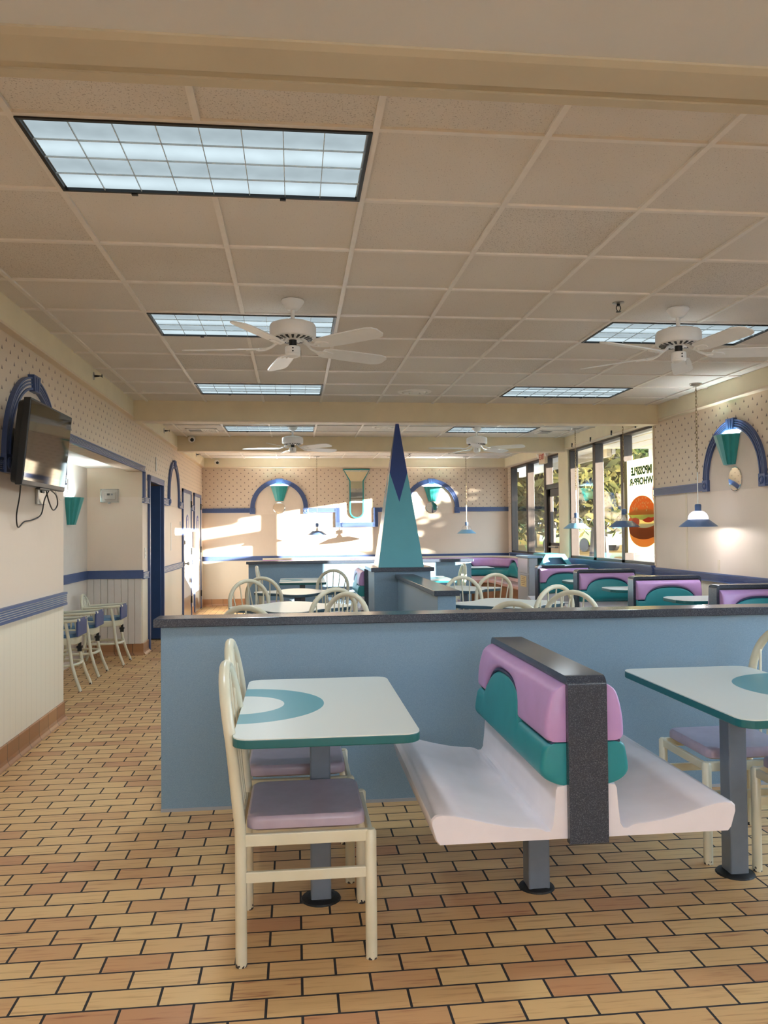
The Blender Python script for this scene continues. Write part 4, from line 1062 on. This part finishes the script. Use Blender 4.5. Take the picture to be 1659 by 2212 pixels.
flat('print_patty', [(-.41+.008*(k % 2), -.36) for k in (0,)]+ell(-.02, -.30, .405, .11, PI, 2*PI)+[(.40, -.22), (-.42, -.22)], 2, paper('print_patty', (176, 96, 58)))
flat('print_sauce', ell(-.05, -.20, .34, .07), 3, paper('print_mayo', (252, 238, 180)))
flat('print_tomato', ell(-.18, -.135, .20, .07), 4, paper('print_tomato', (226, 92, 60)))
flat('print_tomato', ell(.24, -.19, .17, .07), 4, paper('print_tomato_pale', (236, 130, 96)))
flat('print_lettuce', [(.40*math.cos(k*2*PI/60)*(1+.05*math.sin(9*k*2*PI/60)), -.10+.06*math.sin(k*2*PI/60)*(1+.2*math.sin(7*k*2*PI/60))) for k in range(60)], 5, paper('print_lettuce', (226, 226, 120)))
flat('print_upper_bun', ell(.0, -.08, .375, .205, 0, PI)+[(-.36, -.11), (.36, -.11)], 6, bun)
m_ = MB()
for i in range(46):
    a = random.uniform(.25, PI-.25); q = random.uniform(.35, .95); y, z = .375*q*math.cos(a), -.08+.2*q*math.sin(a)
    m_.prism([(y+.007*math.cos(k*PI/3), z+.012*math.sin(k*PI/3)) for k in range(6)], -.0052, -.0046, 'X')
m_.build('print_sesame', paper('print_seed', (250, 226, 150)), po)
green = paper('print_green', (66, 110, 78), .35)
for nm, tx_, size, sy, z, yc in (('lettering_upper', 'IMPOSSIBLE', .115, 1.15, .43, -.005), ('lettering_lower', 'WHOPP-R', .135, .85, .30, .01)):
    mb = text_mb(tx_, size, depth=.0004, bold=.006)
    xs = [v.co.x for v in mb.b.verts]; wd = max(xs)-min(xs); tw_ = .60 if nm[-5] == 'u' or 'upper' in nm else .69
    for v in mb.b.verts: v.co.x *= tw_/wd; v.co.y *= sy
    o = mb.build(nm, green, po, fix=False); o.rotation_euler = (PI/2, 0, PI/2); o.location = (-.0015, yc, z)
m_ = MB(); m_.rings([[(x, -.40+r*math.cos(k*PI/20), .14+r*1.35*math.sin(k*PI/20)) for k in range(41)] for x, r in ((-.0008, .10), (-.0008, .085), (-.0014, .085), (-.0014, .10), (-.0008, .10))], closed=False, cap=False)
m_.build('print_ring', paper('print_red', (220, 84, 96)), po)

# ================================================================ outside
asph = plain('asphalt', (64, 68, 76), .9, .2, .6, spec=0); dry = plain('dry_grass', (112, 90, 56), .95, .3, .8, spec=0)
struct('sun_blocker', MB().box(5.25, 5.55, 11.5, 12.62, -.1, 1.83), M['trimtan'])  # block added outside the glass door to cut off the low sun
struct('sun_blocker', MB().box(16.0, 17.0, -9.0, .2, -.1, 4.9), M['fascia'])  # unseen block added to keep direct sun out of the near right openings
struct('ground_outside', MB().box(4.36, 90, -30, 24, -.25, -.06), asph)
m_ = MB(); m_.rings([[(4.4, y, z), (120, y, z)] for y, z in ((24, -.07), (30, .15), (46, .9), (70, 1.5), (140, 2.2))], closed=False, cap=False); struct('ground_bank', m_, dry)
struct('trim_62', MB().box(XR+.13, 5.70, 7.6, 12.2, 2.64, 2.74).box(5.62, 5.72, 7.6, 12.2, 2.56, 2.86), M['drywall'])
struct('trim_63', MB().box(XR+.13, 4.98, 12.2, 17.2, 2.64, 2.74).box(4.93, 5.0, 12.2, 17.2, 2.56, 2.86), M['drywall'])
struct('trim_64', MB().box(5.54, 5.63, 7.6, 12.2, 2.52, 2.64), M['trimtan']); struct('trim_65', MB().box(4.86, 4.94, 12.2, 17.2, 2.52, 2.64), M['trimtan'])
m_ = MB()
for x in (4.62, 4.95, 5.28): m_.box(x, x+.012, 7.6, 12.2, 2.632, 2.642)
struct('trim_66', m_, M['beam'])
leafm = []
for i, (c1, c2) in enumerate((((30, 42, 24), (62, 72, 38)), ((26, 38, 28), (52, 64, 40)), ((54, 56, 30), (96, 86, 46)))):
    g = G('foliage_%d' % i); p = g.pos('World'); c = g.mix(g.ramp(g.noise(p, 2.2, 4), .35, .65), rgba(c1), rgba(c2))
    d_ = g.n('ShaderNodeBsdfDiffuse'); tr_ = g.n('ShaderNodeBsdfTranslucent'); mx = g.n('ShaderNodeMixShader'); mx.inputs[0].default_value = .35
    g.l(c, d_.inputs[0]); g.l(c, tr_.inputs[0]); g.l(d_.outputs[0], mx.inputs[1]); g.l(tr_.outputs[0], mx.inputs[2]); g.l(mx.outputs[0], g.out.inputs[0]); leafm.append(g.mat)
bark = plain('bark', (84, 76, 70), .9, .3, 6)
def tree(label, x, y, z0, h, rad, n, mi, lean=0):
    t = thing('tree', label, 'tree', (x, y, z0), 0, 'trees outside the windows')
    rnd = random.Random(int(x*100+y))
    m_ = MB(); top = Vector((lean, 0, h*.75))
    m_.tube([(0, 0, -.2), (lean*.15, 0, h*.25), (lean*.5, .05, h*.5), tuple(top)], .12, 8, rad=[.20, .15, .11, .04])
    cen = []
    for i in range(13):
        a = rnd.uniform(0, 2*PI); b0 = Vector((lean*.35, 0, h*rnd.uniform(.3, .55))); e = Vector((lean*.5+rad*.75*math.cos(a), rad*.75*math.sin(a), h*rnd.uniform(.32, .95)))
        m_.tube([b0, (b0+e)/2+Vector((0, 0, .15)), e], .04, 6, rad=[.06, .045, .02]); cen.append(e); cen.append((b0+e)/2+Vector((0, 0, .3)))
    cen.append(top)
    m_.build('trunk', bark, t, True)
    l = MB(); bm_ = l.b
    for i in range(n):
        c_ = rnd.choice(cen); d = Vector((rnd.gauss(0, 1), rnd.gauss(0, 1), rnd.gauss(0, .8)))*rad*.22
        q = c_+d; s_ = rnd.uniform(.07, .17); u = Vector((rnd.gauss(0, 1), rnd.gauss(0, 1), rnd.gauss(0, 1))).normalized(); v = u.orthogonal().normalized()
        vs = [bm_.verts.new(q+u*s_*1.5*a_+v*s_*b_) for a_, b_ in ((-1, 0), (0, -.6), (1, 0), (0, .6))]; bm_.faces.new(vs)
    l.build('foliage', leafm[mi], t, fix=False)
tree('golden green tree outside the farthest window panes', 6.7, 21.0, 0, 4.6, 1.9, 6500, 2, .4)
tree('dark green tree seen through the right glass door', 9.3, 26.5, 0, 5.0, 2.2, 6500, 1, -.6)
tree('broad mixed green tree seen through the middle window pane', 10.6, 28.0, .1, 5.4, 2.5, 7500, 0, .5)
tree('leafy tree seen through the pane beside the poster', 12.6, 32.0, .2, 5.6, 2.7, 7500, 1, -.4)
tree('tall tree behind, between the middle panes', 15.5, 43.0, .7, 7.5, 3.6, 7000, 0, .3)
tree('pale distant tree beyond the farthest window panes', 11.4, 38.0, .6, 7.0, 3.2, 7000, 2, -.3)
tree('bushy small tree out of frame beyond the right windows', 14.2, 10.5, 0, 4.2, 1.2, 1000, 0, 0)
# yellow green car parked outside
car = thing('car', 'yellow green car parked outside the middle window panes', 'car', (13.2, 36.6, .38), math.radians(20))
def carsec(y, w_, z0, z1, r): return [(x, y, z) for x, z in ((-w_, z0), (-w_*1.02, (z0+z1)/2), (-w_*.93, z1), (w_*.93, z1), (w_*1.02, (z0+z1)/2), (w_, z0))]
m_ = MB(); m_.rings([carsec(y, w_, .3, z1, 0) for y, w_, z1 in ((-2.1, .74, .70), (-2.0, .84, .86), (-1.2, .88, .93), (0, .89, .96), (1.2, .88, .96), (1.9, .84, .9), (2.05, .76, .72))])
m_.rings([carsec(y, w_, .9, z1, 0) for y, w_, z1 in ((-1.25, .78, .94), (-.6, .70, 1.40), (.5, .70, 1.46), (1.2, .70, 1.36), (1.75, .76, .94))])
m_.build('body', plain('car_paint', (196, 206, 70), .25, .04, coat=.5), car, True)
gl_ = plain('car_glass', (40, 48, 54), .1)
m_ = MB(); m_.rings([[(-.62, -1.19, 1.0), (.62, -1.19, 1.0), (.56, -.68, 1.36), (-.56, -.68, 1.36)], [(-.62, -1.21, 1.0), (.62, -1.21, 1.0), (.56, -.70, 1.38), (-.56, -.70, 1.38)]]); m_.build('windscreen', gl_, car)
for s in (-1, 1):
    m_ = MB(); m_.prism([(-.95, .98), (1.45, .98), (1.1, 1.30), (-.5, 1.34)], s*.745, s*.775, 'X'); m_.build('side_window', gl_, car)
    for y in (-1.35, 1.3):
        m_ = MB(); m_.cyl((s*.70, y, .31), (s*.90, y, .31), .31, 20); m_.build('wheel', M['black'], car, True)
    m_ = MB(); m_.box(s*.62-.14, s*.62+.14, -2.08, -2.02, .64, .76, .02); m_.build('headlamp', M['white'], car)

# ================================================================ light
W_ = bpy.data.worlds.new('sky'); S.world = W_; W_.use_nodes = True
nt = W_.node_tree; nt.nodes.clear(); o_ = nt.nodes.new('ShaderNodeOutputWorld'); bg = nt.nodes.new('ShaderNodeBackground')
tc = nt.nodes.new('ShaderNodeTexCoord'); sp = nt.nodes.new('ShaderNodeSeparateXYZ'); mr = nt.nodes.new('ShaderNodeMapRange'); cr = nt.nodes.new('ShaderNodeMix'); cr.data_type = 'RGBA'
nt.links.new(tc.outputs['Generated'], sp.inputs[0]); nt.links.new(sp.outputs[2], mr.inputs[0]); mr.inputs[1].default_value = -.05; mr.inputs[2].default_value = .55
cr.inputs[6].default_value = (.86, .94, 1.0, 1); cr.inputs[7].default_value = (.56, .77, 1.0, 1)
nt.links.new(mr.outputs[0], cr.inputs[0]); nt.links.new(cr.outputs[2], bg.inputs[0]); bg.inputs[1].default_value = 2.8; nt.links.new(bg.outputs[0], o_.inputs[0])
sun = bpy.data.lights.new('low_sun', 'SUN'); sun.energy = 20; sun.color = (1.0, .92, .80); sun.angle = .008
so = bpy.data.objects.new('low_sun', sun); COL.objects.link(so); so.rotation_euler = Vector((-2.0, 1.0, -.295)).to_track_quat('-Z', 'Y').to_euler(); so.location = (20, 2, 6)
# fill lights added behind the camera to brighten the front of the room
for x in (-.4, 2.6):
    al = bpy.data.lights.new('front_fill_light', 'AREA'); al.shape = 'RECTANGLE'; al.size = 1.2; al.size_y = .6; al.energy = 6; al.color = (.80, .92, 1)
    ao = bpy.data.objects.new('front_fill_light', al); COL.objects.link(ao); ao.location = (x, -.9, 2.55)

# ================================================================ camera
f_, yaw, pitch, roll = 1753.44, .1099, .0235, -.0092
cy, sy, cp, sp_ = math.cos(yaw), math.sin(yaw), math.cos(pitch), math.sin(pitch)
fwd = Vector((sy*cp, cy*cp, sp_)); right = Vector((cy, -sy, 0)); up = right.cross(fwd)
r_ = right*math.cos(roll)+up*math.sin(roll); u_ = -right*math.sin(roll)+up*math.cos(roll)
cam = bpy.data.cameras.new('camera'); cam.sensor_fit = 'HORIZONTAL'; cam.sensor_width = 36; cam.lens = f_*36/1659; cam.clip_start = .05; cam.clip_end = 400
co = bpy.data.objects.new('camera', cam); COL.objects.link(co)
co.matrix_world = Matrix(((r_.x, u_.x, -fwd.x, 0), (r_.y, u_.y, -fwd.y, 0), (r_.z, u_.z, -fwd.z, H), (0, 0, 0, 1)))
S.camera = co
S.view_settings.view_transform = 'Standard'; S.view_settings.look = 'None'; S.view_settings.gamma = 1; S.view_settings.use_curve_mapping = False
S.view_settings.exposure = 2.0
try:
    S.cycles.use_denoising = True; S.cycles.max_bounces = 10; S.cycles.diffuse_bounces = 6; S.cycles.glossy_bounces = 4; S.cycles.transparent_max_bounces = 12; S.cycles.sample_clamp_indirect = 6
    S.cycles.caustics_reflective = False; S.cycles.caustics_refractive = False
except Exception: pass
